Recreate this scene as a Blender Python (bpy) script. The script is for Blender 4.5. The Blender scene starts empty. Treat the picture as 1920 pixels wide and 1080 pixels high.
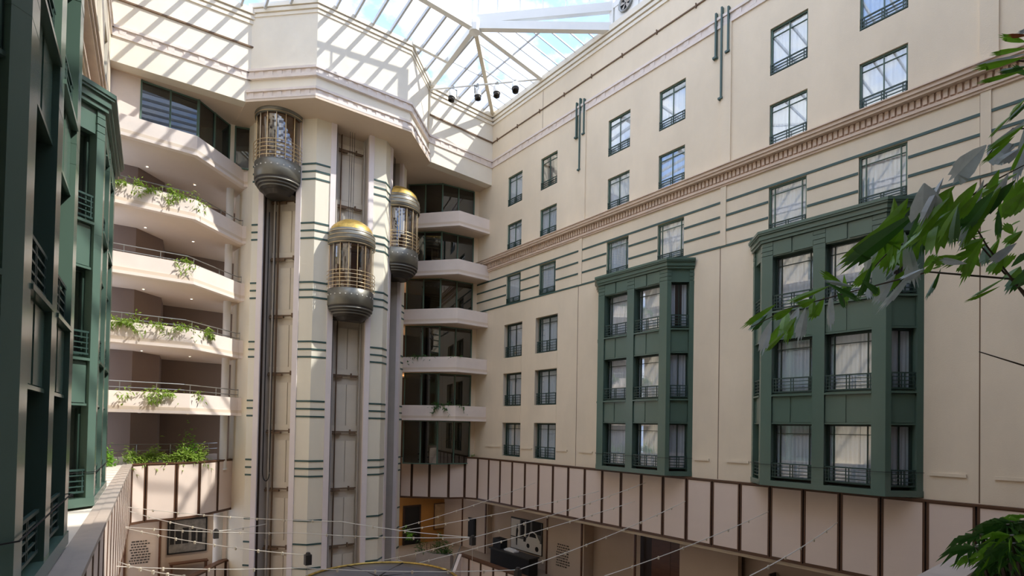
import bpy, bmesh, math, random
from mathutils import Matrix, Vector, noise

R = math.radians
random.seed(7)
scene = bpy.context.scene
COL = scene.collection

# ---------------------------------------------------------------- camera
F_PX, PP_X, PP_Y = 1000.0, 960.0, 785.0
EYE = Vector((0.0, 0.0, 14.0))
yaw, pitch, roll = R(38.89), R(1.0), R(1.06)
fw = Vector((math.sin(yaw) * math.cos(pitch), math.cos(yaw) * math.cos(pitch), math.sin(pitch)))
rt = Vector((math.cos(yaw), -math.sin(yaw), 0))
up = rt.cross(fw)
rr = rt * math.cos(roll) + up * math.sin(roll)
uu = up * math.cos(roll) - rt * math.sin(roll)
cd = bpy.data.cameras.new('camera')
cam = bpy.data.objects.new('camera', cd)
COL.objects.link(cam)
cam.matrix_world = Matrix(((rr.x, uu.x, -fw.x, EYE.x), (rr.y, uu.y, -fw.y, EYE.y), (rr.z, uu.z, -fw.z, EYE.z), (0, 0, 0, 1)))
cd.sensor_fit = 'HORIZONTAL'
cd.sensor_width = 36.0
cd.lens = 36.0 * F_PX / 1920.0
cd.shift_x = -(PP_X - 960.0) / 1920.0
cd.shift_y = (PP_Y - 540.0) / 1920.0
cd.clip_start, cd.clip_end = 0.05, 400
scene.camera = cam

# ---------------------------------------------------------------- light
scene.view_settings.view_transform = 'Standard'
scene.view_settings.look = 'None'
scene.view_settings.gamma = 1.0
scene.view_settings.use_curve_mapping = False
scene.view_settings.exposure = 0.53
scene.cycles.max_bounces = 12
scene.cycles.diffuse_bounces = 7
scene.cycles.glossy_bounces = 4
scene.cycles.transparent_max_bounces = 24
scene.cycles.use_denoising = True
scene.cycles.sample_clamp_indirect = 6.0
scene.cycles.caustics_reflective = False
scene.cycles.caustics_refractive = False

w = bpy.data.worlds.new('sky')
scene.world = w
w.use_nodes = True
nt = w.node_tree
nt.nodes.clear()
wo = nt.nodes.new('ShaderNodeOutputWorld')
wb = nt.nodes.new('ShaderNodeBackground')
wt = nt.nodes.new('ShaderNodeTexCoord')
wm = nt.nodes.new('ShaderNodeMapping')
wm.inputs['Scale'].default_value = (3.0, 3.0, 5.0)
wn = nt.nodes.new('ShaderNodeTexNoise')
wn.inputs['Scale'].default_value = 2.2
wn.inputs['Detail'].default_value = 6
wn.inputs['Roughness'].default_value = 0.6
wr = nt.nodes.new('ShaderNodeValToRGB')
wr.color_ramp.elements[0].position = 0.40
wr.color_ramp.elements[0].color = (0.28, 0.47, 0.9, 1)
wr.color_ramp.elements[1].position = 0.60
wr.color_ramp.elements[1].color = (1.0, 1.0, 1.0, 1)
nt.links.new(wt.outputs['Generated'], wm.inputs['Vector'])
nt.links.new(wm.outputs['Vector'], wn.inputs['Vector'])
nt.links.new(wn.outputs['Fac'], wr.inputs['Fac'])
nt.links.new(wr.outputs['Color'], wb.inputs['Color'])
wb.inputs['Strength'].default_value = 1.8
nt.links.new(wb.outputs['Background'], wo.inputs['Surface'])

sd = bpy.data.lights.new('sun', 'SUN')
sd.energy = 3.9
sd.angle = R(0.6)
sd.color = (1.0, 0.95, 0.86)
sun = bpy.data.objects.new('sun', sd)
COL.objects.link(sun)
SUN_DIR = Vector((-0.92, 1.0, -1.52)).normalized()
sun.rotation_euler = SUN_DIR.to_track_quat('-Z', 'Y').to_euler()
sun.location = (30, -20, 60)

# ---------------------------------------------------------------- materials
def lin(c):
    c = c / 255.0
    return c / 12.92 if c <= 0.04045 else ((c + 0.055) / 1.055) ** 2.4
def rgb(r, g, b):
    return (lin(r), lin(g), lin(b), 1)

MATS = {}
def mat(name, col, rough=0.6, metal=0.0, var=0.0, scale=1.0, bump=0.0, bscale=20.0, spec=0.4, stretch=None, col2=None, emit=None):
    m = bpy.data.materials.new(name)
    m.use_nodes = True
    n = m.node_tree.nodes
    l = m.node_tree.links
    b = n['Principled BSDF']
    b.inputs['Roughness'].default_value = rough
    b.inputs['Metallic'].default_value = metal
    b.inputs['Specular IOR Level'].default_value = spec
    b.inputs['Base Color'].default_value = col
    tc = n.new('ShaderNodeTexCoord')
    if var > 0 or col2:
        nz = n.new('ShaderNodeTexNoise')
        nz.inputs['Scale'].default_value = scale
        nz.inputs['Detail'].default_value = 7
        nz.inputs['Roughness'].default_value = 0.62
        mp = n.new('ShaderNodeMapping')
        mp.inputs['Scale'].default_value = stretch or (1, 1, 1)
        l.new(tc.outputs['Object'], mp.inputs['Vector'])
        l.new(mp.outputs['Vector'], nz.inputs['Vector'])
        cr = n.new('ShaderNodeValToRGB')
        cr.color_ramp.elements[0].position = 0.3
        cr.color_ramp.elements[1].position = 0.7
        lo = col2 or tuple(max(0, c * (1 - var)) for c in col[:3]) + (1,)
        hi = tuple(min(1, c * (1 + var * 0.5)) for c in col[:3]) + (1,)
        cr.color_ramp.elements[0].color = lo
        cr.color_ramp.elements[1].color = hi
        l.new(nz.outputs['Fac'], cr.inputs['Fac'])
        l.new(cr.outputs['Color'], b.inputs['Base Color'])
    if bump > 0:
        bn = n.new('ShaderNodeTexNoise')
        bn.inputs['Scale'].default_value = bscale
        bn.inputs['Detail'].default_value = 5
        l.new(tc.outputs['Object'], bn.inputs['Vector'])
        bp = n.new('ShaderNodeBump')
        bp.inputs['Strength'].default_value = bump
        bp.inputs['Distance'].default_value = 0.02
        l.new(bn.outputs['Fac'], bp.inputs['Height'])
        l.new(bp.outputs['Normal'], b.inputs['Normal'])
    if emit:
        b.inputs['Emission Color'].default_value = col
        b.inputs['Emission Strength'].default_value = emit
    MATS[name] = m
    return m

def glass(name, tint, base=0.06, rough=0.01):
    m = bpy.data.materials.new(name)
    m.use_nodes = True
    n = m.node_tree.nodes
    l = m.node_tree.links
    n.clear()
    o = n.new('ShaderNodeOutputMaterial')
    t = n.new('ShaderNodeBsdfTransparent')
    t.inputs['Color'].default_value = tint
    g = n.new('ShaderNodeBsdfGlossy')
    g.inputs['Roughness'].default_value = rough
    lw = n.new('ShaderNodeLayerWeight')
    lw.inputs['Blend'].default_value = 0.5
    pw = n.new('ShaderNodeMath')
    pw.operation = 'POWER'
    pw.inputs[1].default_value = 4.0
    ad = n.new('ShaderNodeMath')
    ad.operation = 'MULTIPLY_ADD'
    ad.use_clamp = True
    ad.inputs[1].default_value = 0.8
    ad.inputs[2].default_value = 0.04 + base
    mx = n.new('ShaderNodeMixShader')
    l.new(lw.outputs['Facing'], pw.inputs[0])
    l.new(pw.outputs['Value'], ad.inputs[0])
    l.new(ad.outputs['Value'], mx.inputs['Fac'])
    l.new(t.outputs['BSDF'], mx.inputs[1])
    l.new(g.outputs['BSDF'], mx.inputs[2])
    l.new(mx.outputs['Shader'], o.inputs['Surface'])
    MATS[name] = m
    return m

mat('plaster', rgb(234, 219, 195), 0.8, var=0.10, scale=0.45, bump=0.25, bscale=35, stretch=(1, 1, 0.5))
mat('plaster_pale', rgb(238, 230, 214), 0.75, var=0.06, scale=0.6, bump=0.15, bscale=30)
mat('tower_cream', rgb(237, 230, 211), 0.55, var=0.06, scale=0.7, stretch=(1, 1, 0.3))
mat('tower_trim', rgb(236, 226, 224), 0.45, var=0.04, scale=1.0)
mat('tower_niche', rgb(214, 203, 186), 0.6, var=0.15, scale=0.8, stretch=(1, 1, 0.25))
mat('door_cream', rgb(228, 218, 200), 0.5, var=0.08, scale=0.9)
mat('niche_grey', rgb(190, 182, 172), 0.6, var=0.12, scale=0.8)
mat('balcony_pink', rgb(236, 222, 211), 0.7, var=0.07, scale=0.8, bump=0.1)
mat('soffit', rgb(222, 204, 184), 0.8, var=0.05, scale=0.5)
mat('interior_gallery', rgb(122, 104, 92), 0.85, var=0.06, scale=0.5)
mat('interior', rgb(196, 176, 156), 0.85, var=0.06, scale=0.5)
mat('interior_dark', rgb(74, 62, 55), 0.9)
mat('black', rgb(22, 21, 21), 0.6)
mat('dentil_pink', rgb(224, 203, 184), 0.7, var=0.12, scale=1.5)
mat('frieze_pink', rgb(231, 219, 210), 0.7, var=0.10, scale=2.0)
mat('stripe_green', rgb(66, 92, 88), 0.45, var=0.1, scale=1.5)
mat('green', rgb(90, 113, 101), 0.2, var=0.10, scale=0.5, spec=0.5, stretch=(1, 1, 0.4))
mat('green_dark', rgb(44, 62, 54), 0.4)
mat('green_frame', rgb(86, 112, 98), 0.4, var=0.05)
mat('rail_green', rgb(52, 74, 68), 0.4)
mat('curtain', rgb(240, 243, 247), 0.9, var=0.08, scale=2.5, stretch=(6, 1, 0.2))
mat('curtain_beige', rgb(196, 176, 148), 0.9, var=0.15, scale=2.5, stretch=(6, 1, 0.2))
mat('panel_pink', rgb(226, 208, 194), 0.55, var=0.04, scale=0.8)
mat('brown', rgb(94, 66, 48), 0.45, var=0.12, scale=2.0)
mat('brown_dark', rgb(48, 34, 28), 0.5)
mat('wood', rgb(96, 62, 42), 0.4, var=0.25, scale=1.2, stretch=(1, 1, 6))
mat('orange', rgb(176, 126, 66), 0.7, var=0.08, scale=0.8)
mat('stone_ledge', rgb(226, 216, 202), 0.7, var=0.10, scale=1.2)
mat('stone_and_shade', rgb(176, 162, 150), 0.7, var=0.12, scale=1.5)  # grey stone parts, and the shade strip painted along the left ledge
mat('floor_stone', rgb(158, 140, 120), 0.35, var=0.15, scale=0.4)
mat('white_steel', rgb(240, 240, 236), 0.45, var=0.03)
mat('steel_tan', rgb(224, 214, 192), 0.4, metal=0.2)
mat('rafter_grey', rgb(196, 198, 200), 0.45, metal=0.1)
mat('car_grey', rgb(126, 124, 116), 0.38, metal=0.55, var=0.08, scale=2)
mat('car_dark', rgb(66, 62, 58), 0.5, metal=0.4)
mat('gold', rgb(200, 168, 92), 0.4, metal=0.7, var=0.45, scale=5)
mat('rod_gold', rgb(224, 200, 158), 0.3, metal=0.7)
mat('car_wood', rgb(150, 104, 70), 0.45, var=0.2, scale=1.5, stretch=(1, 1, 0.2))
mat('metal_grey', rgb(150, 150, 146), 0.35, metal=0.7)
mat('column_white', rgb(226, 222, 214), 0.55, var=0.03)
mat('cable_white', rgb(225, 220, 208), 0.4)
mat('canopy_grey', rgb(120, 118, 122), 0.35, metal=0.3, var=0.06)
mat('stain', rgb(120, 96, 74), 0.7, var=0.2)
def leaf_mat(name, col, rough, var, scale, spec, trans=0.35):
    m = mat(name, col, rough, var=var, scale=scale, spec=spec)
    n, l = m.node_tree.nodes, m.node_tree.links
    b, o = n['Principled BSDF'], n['Material Output']
    t = n.new('ShaderNodeBsdfTranslucent')
    src = b.inputs['Base Color'].links[0].from_socket
    l.new(src, t.inputs['Color'])
    mx = n.new('ShaderNodeMixShader')
    mx.inputs['Fac'].default_value = trans
    l.new(b.outputs['BSDF'], mx.inputs[1])
    l.new(t.outputs['BSDF'], mx.inputs[2])
    l.new(mx.outputs['Shader'], o.inputs['Surface'])
leaf_mat('leaf', rgb(116, 168, 40), 0.4, 0.4, 7, 0.5)
leaf_mat('leaf_light', rgb(150, 178, 74), 0.5, 0.35, 7, 0.4)
leaf_mat('leaf_dark', rgb(66, 112, 44), 0.35, 0.4, 6, 0.5)
leaf_mat('leaf_sheen', rgb(196, 208, 210), 0.25, 0.22, 9, 0.8, 0.2)  # grey-white sheen of reflected light put into the leaf colour
leaf_mat('leaf_brown', rgb(140, 78, 42), 0.5, 0.3, 8, 0.4)
mat('stem', rgb(66, 54, 34), 0.6, var=0.2, scale=6)
mat('soil', rgb(70, 52, 40), 0.95)
mat('paper_grey', rgb(130, 126, 120), 0.8, var=0.5, scale=3)
mat('print_black', rgb(34, 32, 32), 0.8)
mat('print_grey', rgb(104, 102, 100), 0.8)
mat('print_white', rgb(224, 220, 212), 0.8)
mat('picture_sepia', rgb(206, 176, 138), 0.8, var=0.3, scale=2)
mat('ink', rgb(70, 62, 54), 0.8)
mat('lamp_white', (1.0, 0.86, 0.6, 1), 0.5, emit=9.0)
mat('lamp_warm', (1.0, 0.55, 0.15, 1), 0.5, emit=6.0)
glass('roof_glass', (0.95, 0.975, 1.0, 1), 0.0)
glass('window_glass', (0.95, 0.98, 1.0, 1), 0.12)
glass('dark_glass', (0.20, 0.23, 0.23, 1), 0.07)
glass('car_glass', (0.62, 0.56, 0.50, 1), 0.16)

# ---------------------------------------------------------------- mesh tools
class MB:
    def __init__(s):
        s.v = []
        s.f = []
        s.mi = []
        s.T = None
        s.m = 0
    def add(s, vs, fs):
        n = len(s.v)
        for p in vs:
            p = Vector(p)
            s.v.append(tuple(s.T @ p) if s.T is not None else tuple(p))
        for f in fs:
            s.f.append(tuple(i + n for i in f))
            s.mi.append(s.m)
        return s
    def box(s, x0, x1, y0, y1, z0, z1):
        return s.add([(x0, y0, z0), (x1, y0, z0), (x1, y1, z0), (x0, y1, z0), (x0, y0, z1), (x1, y0, z1), (x1, y1, z1), (x0, y1, z1)],
                     [(0, 3, 2, 1), (4, 5, 6, 7), (0, 1, 5, 4), (1, 2, 6, 5), (2, 3, 7, 6), (3, 0, 4, 7)])
    def prism(s, pts, z0, z1):
        n = len(pts)
        vs = [(p[0], p[1], z0) for p in pts] + [(p[0], p[1], z1) for p in pts]
        fs = [tuple(reversed(range(n))), tuple(range(n, 2 * n))]
        for i in range(n):
            j = (i + 1) % n
            fs.append((i, j, n + j, n + i))
        return s.add(vs, fs)
    def bar(s, a, b, wd, ht, upv=(0, 0, 1)):
        a, b = Vector(a), Vector(b)
        d = (b - a).normalized()
        u = Vector(upv)
        sd_ = d.cross(u)
        if sd_.length < 1e-4:
            sd_ = d.cross(Vector((1, 0, 0)))
        sd_.normalize()
        u = sd_.cross(d)
        sd_ = sd_ * wd / 2
        u = u * ht / 2
        vs = [a - sd_ - u, a + sd_ - u, a + sd_ + u, a - sd_ + u, b - sd_ - u, b + sd_ - u, b + sd_ + u, b - sd_ + u]
        return s.add(vs, [(0, 1, 2, 3), (7, 6, 5, 4), (0, 4, 5, 1), (1, 5, 6, 2), (2, 6, 7, 3), (3, 7, 4, 0)])
    def tube(s, pts, r, n=6, r2=None):
        pts = [Vector(p) for p in pts]
        k = len(pts)
        rings = []
        for i, p in enumerate(pts):
            d = (pts[min(i + 1, k - 1)] - pts[max(i - 1, 0)]).normalized()
            a = d.cross(Vector((0, 0, 1)))
            if a.length < 1e-3:
                a = d.cross(Vector((1, 0, 0)))
            a.normalize()
            b = d.cross(a)
            rad = r if r2 is None else r + (r2 - r) * i / (k - 1)
            rings.append([p + (a * math.cos(2 * math.pi * j / n) + b * math.sin(2 * math.pi * j / n)) * rad for j in range(n)])
        vs = [q for rg in rings for q in rg]
        fs = []
        for i in range(k - 1):
            for j in range(n):
                j2 = (j + 1) % n
                fs.append((i * n + j, i * n + j2, (i + 1) * n + j2, (i + 1) * n + j))
        fs.append(tuple(reversed(range(n))))
        fs.append(tuple(range((k - 1) * n, k * n)))
        return s.add(vs, fs)
    def lathe(s, prof, n=24, a0=0.0, a1=2 * math.pi):
        full = abs(a1 - a0 - 2 * math.pi) < 1e-6
        m = n if full else n + 1
        vs = []
        for r, z in prof:
            for j in range(m):
                a = a0 + (a1 - a0) * j / n
                vs.append((r * math.cos(a), r * math.sin(a), z))
        fs = []
        for i in range(len(prof) - 1):
            for j in range(n):
                j2 = (j + 1) % m
                fs.append((i * m + j, i * m + j2, (i + 1) * m + j2, (i + 1) * m + j))
        return s.add(vs, fs)
    def wall_holes(s, x0, x1, z0, z1, holes, dep):
        xs = sorted(set([x0, x1] + [h[0] for h in holes] + [h[1] for h in holes]))
        zs = sorted(set([z0, z1] + [h[2] for h in holes] + [h[3] for h in holes]))
        for i in range(len(xs) - 1):
            for j in range(len(zs) - 1):
                cx, cz = (xs[i] + xs[i + 1]) / 2, (zs[j] + zs[j + 1]) / 2
                if any(h[0] < cx < h[1] and h[2] < cz < h[3] for h in holes):
                    continue
                s.add([(xs[i], 0, zs[j]), (xs[i + 1], 0, zs[j]), (xs[i + 1], 0, zs[j + 1]), (xs[i], 0, zs[j + 1])], [(0, 1, 2, 3)])
        for a, b, c, d in holes:
            s.add([(a, 0, c), (b, 0, c), (b, 0, d), (a, 0, d), (a, dep, c), (b, dep, c), (b, dep, d), (a, dep, d)],
                  [(0, 4, 5, 1), (1, 5, 6, 2), (2, 6, 7, 3), (3, 7, 4, 0)])
        return s
    def mesh(s, name, mats, smooth=False):
        me = bpy.data.meshes.new(name)
        me.from_pydata(s.v, [], s.f)
        if not isinstance(mats, (list, tuple)):
            mats = [mats]
        for m in mats:
            me.materials.append(MATS[m])
        if len(mats) > 1:
            me.polygons.foreach_set('material_index', s.mi)
        if smooth:
            me.polygons.foreach_set('use_smooth', [True] * len(me.polygons))
        me.update()
        return me

CACHE = {}
def cached(key, fn):
    if key not in CACHE:
        CACHE[key] = fn()
    return CACHE[key]

def obj(name, me, parent=None, loc=(0, 0, 0), rz=0.0, M=None):
    o = bpy.data.objects.new(name, me)
    COL.objects.link(o)
    if parent is not None:
        o.parent = parent
    if M is not None:
        o.matrix_basis = M
    else:
        o.location = loc
        o.rotation_euler = (0, 0, rz)
    return o
def tag(o, label, cat, group=None, kind=None):
    o['label'] = label
    o['category'] = cat
    if group:
        o['group'] = group
    if kind:
        o['kind'] = kind
    return o
def thing(name, label, cat, loc=(0, 0, 0), rz=0.0, group=None, kind=None):
    return tag(obj(name, None, None, loc, rz), label, cat, group, kind)
def face_frame(a, b, z=0.0):
    """local x runs a->b as seen from inside (left to right), local y into the wall"""
    ang = math.atan2(b[1] - a[1], b[0] - a[0])
    return Matrix.Translation((a[0], a[1], z)) @ Matrix.Rotation(ang, 4, 'Z')
def offset_poly(pts, d):
    """open polyline moved sideways by d (positive = to the left of travel)"""
    out = []
    n = len(pts)
    for i in range(n):
        p = Vector(pts[i][:2])
        ds = []
        if i > 0:
            ds.append((p - Vector(pts[i - 1][:2])).normalized())
        if i < n - 1:
            ds.append((Vector(pts[i + 1][:2]) - p).normalized())
        ns = [Vector((-q.y, q.x)) for q in ds]
        m = sum(ns, Vector((0, 0)))
        m.normalize()
        k = d / max(0.3, m.dot(ns[0]))
        out.append((p.x + m.x * k, p.y + m.y * k))
    return out
def ribbon(mb, pts, d0, d1, z0, z1):
    """solid strip following an open polyline between sideways offsets d0 and d1"""
    a, b = offset_poly(pts, d0), offset_poly(pts, d1)
    for i in range(len(pts) - 1):
        mb.prism([a[i], a[i + 1], b[i + 1], b[i]], z0, z1)
    return mb

LEAFLETS = [
    (2.36,0.58,14.82,2.20,0.78,14.62,0.077,'g'), (2.42,0.63,14.90,2.32,0.71,14.68,0.091,'g'), (2.29,0.55,14.89,2.27,0.55,14.75,0.112,'s'), (2.63,0.75,14.91,2.67,0.86,14.80,0.058,'s'),
    (2.58,0.69,14.84,2.50,0.72,14.65,0.075,'g'), (2.49,0.62,14.82,2.43,0.64,14.63,0.072,'g'), (2.35,0.51,14.81,2.25,0.52,14.63,0.084,'g'), (2.39,0.40,15.00,2.47,0.53,14.93,0.100,'s'),
    (2.66,0.44,15.11,2.74,0.38,15.06,0.097,'s'), (2.42,1.16,14.54,2.32,1.19,14.46,0.044,'g'), (2.23,1.05,14.47,2.24,1.10,14.33,0.049,'s'), (2.41,1.10,14.48,2.46,1.20,14.38,0.043,'g'),
    (2.48,1.10,14.56,2.38,1.08,14.44,0.060,'g'), (2.39,1.01,14.54,2.42,1.06,14.49,0.037,'s'), (2.36,0.97,14.53,2.28,0.96,14.38,0.049,'s'), (2.36,0.93,14.56,2.25,0.95,14.52,0.040,'g'),
    (2.57,0.95,14.63,2.65,1.00,14.47,0.056,'s'), (2.43,0.84,14.60,2.35,0.91,14.67,0.035,'g'), (2.59,0.87,14.65,2.59,0.93,14.60,0.041,'g'), (2.59,0.82,14.67,2.68,0.82,14.59,0.045,'s'),
    (2.46,0.68,14.63,2.42,0.74,14.51,0.050,'s'), (2.51,0.66,14.65,2.48,0.72,14.57,0.042,'g'), (2.34,0.56,14.60,2.27,0.61,14.56,0.034,'s'), (2.62,0.58,14.64,2.51,0.60,14.53,0.019,'g'),
    (2.31,0.45,14.61,2.32,0.54,14.61,0.036,'g'), (2.41,0.45,14.63,2.41,0.48,14.58,0.047,'g'), (2.50,0.42,14.71,2.45,0.48,14.68,0.047,'g'), (2.73,0.46,14.75,2.66,0.45,14.66,0.046,'g'),
    (2.48,0.37,14.63,2.41,0.39,14.56,0.048,'g'), (2.59,0.34,14.61,2.53,0.37,14.56,0.057,'g'), (2.46,0.38,14.79,2.52,0.39,14.70,0.024,'g'), (2.45,0.34,14.69,2.46,0.37,14.74,0.029,'g'),
    (2.71,0.35,14.77,2.61,0.38,14.71,0.039,'g'), (2.33,0.34,14.52,2.25,0.42,14.46,0.016,'g'), (2.63,0.45,14.76,2.64,0.54,14.77,0.016,'g'), (2.41,0.33,14.86,2.36,0.42,14.74,0.053,'g'),
    (2.38,0.36,14.84,2.36,0.45,14.71,0.057,'g'), (2.32,0.37,14.81,2.35,0.46,14.70,0.056,'g'), (2.68,0.46,14.93,2.77,0.59,14.79,0.070,'g'), (2.63,0.33,14.89,2.73,0.44,14.83,0.057,'g'),
    (2.29,0.45,14.79,2.23,0.49,14.66,0.050,'g'), (2.73,0.35,14.98,2.79,0.42,14.88,0.056,'g'), (2.49,0.35,15.12,2.58,0.44,15.11,0.031,'g'), (2.58,0.33,15.20,2.65,0.39,15.19,0.030,'g'),
    (2.44,0.31,15.05,2.35,0.39,14.97,0.027,'g'), (2.50,0.33,15.00,2.41,0.37,14.94,0.044,'s'), (2.48,0.31,15.02,2.58,0.35,14.94,0.043,'g'), (2.46,0.31,15.34,2.33,0.35,15.32,0.023,'g'),
    (2.33,0.29,15.29,2.25,0.32,15.27,0.015,'b'), (2.65,0.33,15.42,2.61,0.43,15.43,0.021,'g'), (2.44,0.31,15.28,2.32,0.42,15.25,0.027,'g'), (2.74,0.34,15.40,2.71,0.42,15.41,0.032,'g'),
    (2.37,0.48,14.88,2.25,0.53,14.77,0.045,'g'), (2.30,0.48,14.82,2.21,0.55,14.69,0.051,'g'), (2.56,0.60,14.81,2.46,0.64,14.69,0.054,'g'), (2.31,0.41,14.85,2.30,0.47,14.76,0.046,'g'),
    (2.41,0.37,14.91,2.52,0.44,14.85,0.043,'g'), (2.32,0.53,14.79,2.32,0.58,14.67,0.056,'g'), (2.59,0.67,14.81,2.53,0.77,14.69,0.056,'g'), (2.65,0.77,14.79,2.62,0.86,14.69,0.050,'g'),
    (2.33,0.71,14.64,2.29,0.77,14.56,0.036,'g'), (2.23,0.72,14.57,2.23,0.66,14.51,0.031,'g'), (2.30,0.83,14.56,2.40,0.82,14.51,0.033,'g'), (2.52,0.96,14.60,2.50,1.01,14.50,0.042,'g'),
    (2.15,0.93,14.49,2.07,0.97,14.44,0.033,'g'), (2.37,0.57,14.61,2.31,0.52,14.63,0.031,'g'), (2.38,0.51,14.61,2.45,0.58,14.68,0.030,'g'), (2.37,0.32,14.49,2.27,0.27,14.53,0.045,'g'),
    (2.70,0.47,14.66,2.71,0.51,14.74,0.037,'g'), (2.73,0.42,14.63,2.72,0.38,14.70,0.041,'g'),
]
RACHIS = [
    [(2.54,0.27,14.53), (2.48,0.58,14.62), (2.42,0.81,14.58), (2.33,1.03,14.53), (2.27,1.16,14.46)],
    [(2.54,0.27,14.97), (2.52,0.42,14.91), (2.48,0.58,14.79), (2.45,0.71,14.71), (2.42,0.79,14.61)],
    [(2.59,0.28,14.44), (2.57,0.38,14.59), (2.56,0.47,14.75), (2.54,0.53,14.85)],
    [(2.59,0.28,15.31), (2.58,0.36,15.36), (2.56,0.43,15.37)],
    [(2.59,0.28,15.08), (2.58,0.36,15.11), (2.57,0.40,15.07), (2.56,0.43,15.02)],
    [(2.49,0.27,14.22), (2.46,0.43,14.30)],
    [(2.48,0.31,14.47), (2.47,0.41,14.67), (2.45,0.48,14.85)],
]
FRONDS = [(3.27,0.44,13.57), (3.14,0.48,13.55), (3.20,0.53,13.49), (3.20,0.41,13.54), (3.07,0.43,13.52), (2.86,0.44,13.51), (2.91,0.51,13.51), (3.26,0.44,13.43), (3.26,0.49,13.38), (3.27,0.54,13.38), (2.97,0.54,13.43), (3.15,0.39,13.41), (3.23,0.39,13.49), (3.14,0.43,13.37), (3.22,0.51,13.32)]
CABLES = [
    ((1.65,28.03,10.31),(8.02,20.48,10.21)),
    ((8.02,20.48,10.21),(11.45,16.40,9.89)),
    ((1.44,25.54,9.88),(6.56,21.00,9.84)),
    ((6.56,21.00,9.84),(11.45,16.40,9.89)),
    ((1.44,25.58,9.83),(5.33,16.14,10.11)),
    ((1.67,28.18,10.13),(4.22,23.63,9.73)),
    ((4.22,23.63,9.73),(6.61,25.66,9.48)),
    ((0.98,20.07,9.72),(2.27,11.78,10.91)),
    ((0.90,19.13,9.80),(5.10,16.22,9.75)),
    ((5.10,16.22,9.75),(10.89,13.06,9.50)),
    ((11.85,23.14,9.14),(20.80,23.53,10.81)),
    ((11.85,23.14,8.99),(20.80,18.55,10.83)),
    ((11.45,16.40,9.89),(20.80,15.66,11.53)),
    ((9.21,22.16,7.40),(20.80,16.27,10.58)),
    ((10.89,13.06,9.50),(20.80,13.51,10.91)),
    ((12.82,11.16,9.43),(20.80,9.87,10.93)),
    ((13.37,6.80,10.33),(20.80,7.43,10.88)),
    ((10.42,21.62,8.14),(11.45,16.40,9.89)),
    ((11.45,16.40,9.89),(11.45,16.40,5.89)),
    ((5.33,16.14,10.11),(5.33,16.14,7.11)),
    ((10.89,13.06,9.50),(10.89,13.06,6.50)),
]
CABLE_NODES = [(11.45,16.40,9.89), (10.89,13.06,9.50), (5.33,16.14,10.11), (4.22,23.63,9.73)]

# ---------------------------------------------------------------- windows
def curtain_mesh(wd, h, mt, gap):
    def f():
        mb = MB()
        def sheet(xa, xb, ph):
            n = max(10, int((xb - xa) / 0.028))
            vs, fs = [], []
            for i in range(n + 1):
                x = xa + (xb - xa) * i / n
                y = 0.022 * math.sin(x * 46 + ph) + 0.012 * math.sin(x * 19 + 1.7 * ph)
                vs += [(x, y, 0.02), (x + 0.012 * math.sin(x * 9 + ph), y * 0.8, h - 0.02)]
            for i in range(n):
                fs.append((2 * i, 2 * i + 2, 2 * i + 3, 2 * i + 1))
            mb.add(vs, fs)
        if gap > 0:
            sheet(-wd / 2 + 0.03, -gap / 2, 0.4)
            sheet(gap / 2, wd / 2 - 0.03, 2.1)
        else:
            sheet(-wd / 2 + 0.03, wd / 2 - 0.03, 0.9)
        return mb.mesh('curtain', mt, True)
    return cached(('cur', wd, h, mt, gap), f)

def rail_mesh(wd, hh, bars, mt='rail_green', twin=True):
    def f():
        mb = MB()
        x0, x1 = -wd / 2, wd / 2
        for i in range(bars):
            z = 0.02 + hh * i / (bars - 1)
            t = 0.022 if i in (0, bars - 1) else 0.013
            mb.box(x0, x1, -t, t, z - t, z + t)
        ps = [x0 + 0.04, x1 - 0.04]
        ps += [-0.045, 0.045] if twin else [0.0]
        if wd > 1.3:
            ps += [x0 + 0.13, x1 - 0.13]
        for x in ps:
            mb.box(x - 0.014, x + 0.014, -0.016, 0.016, 0.0, hh + 0.03)
        return mb.mesh('railing', mt)
    return cached(('rail', wd, hh, bars, mt, twin), f)

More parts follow.
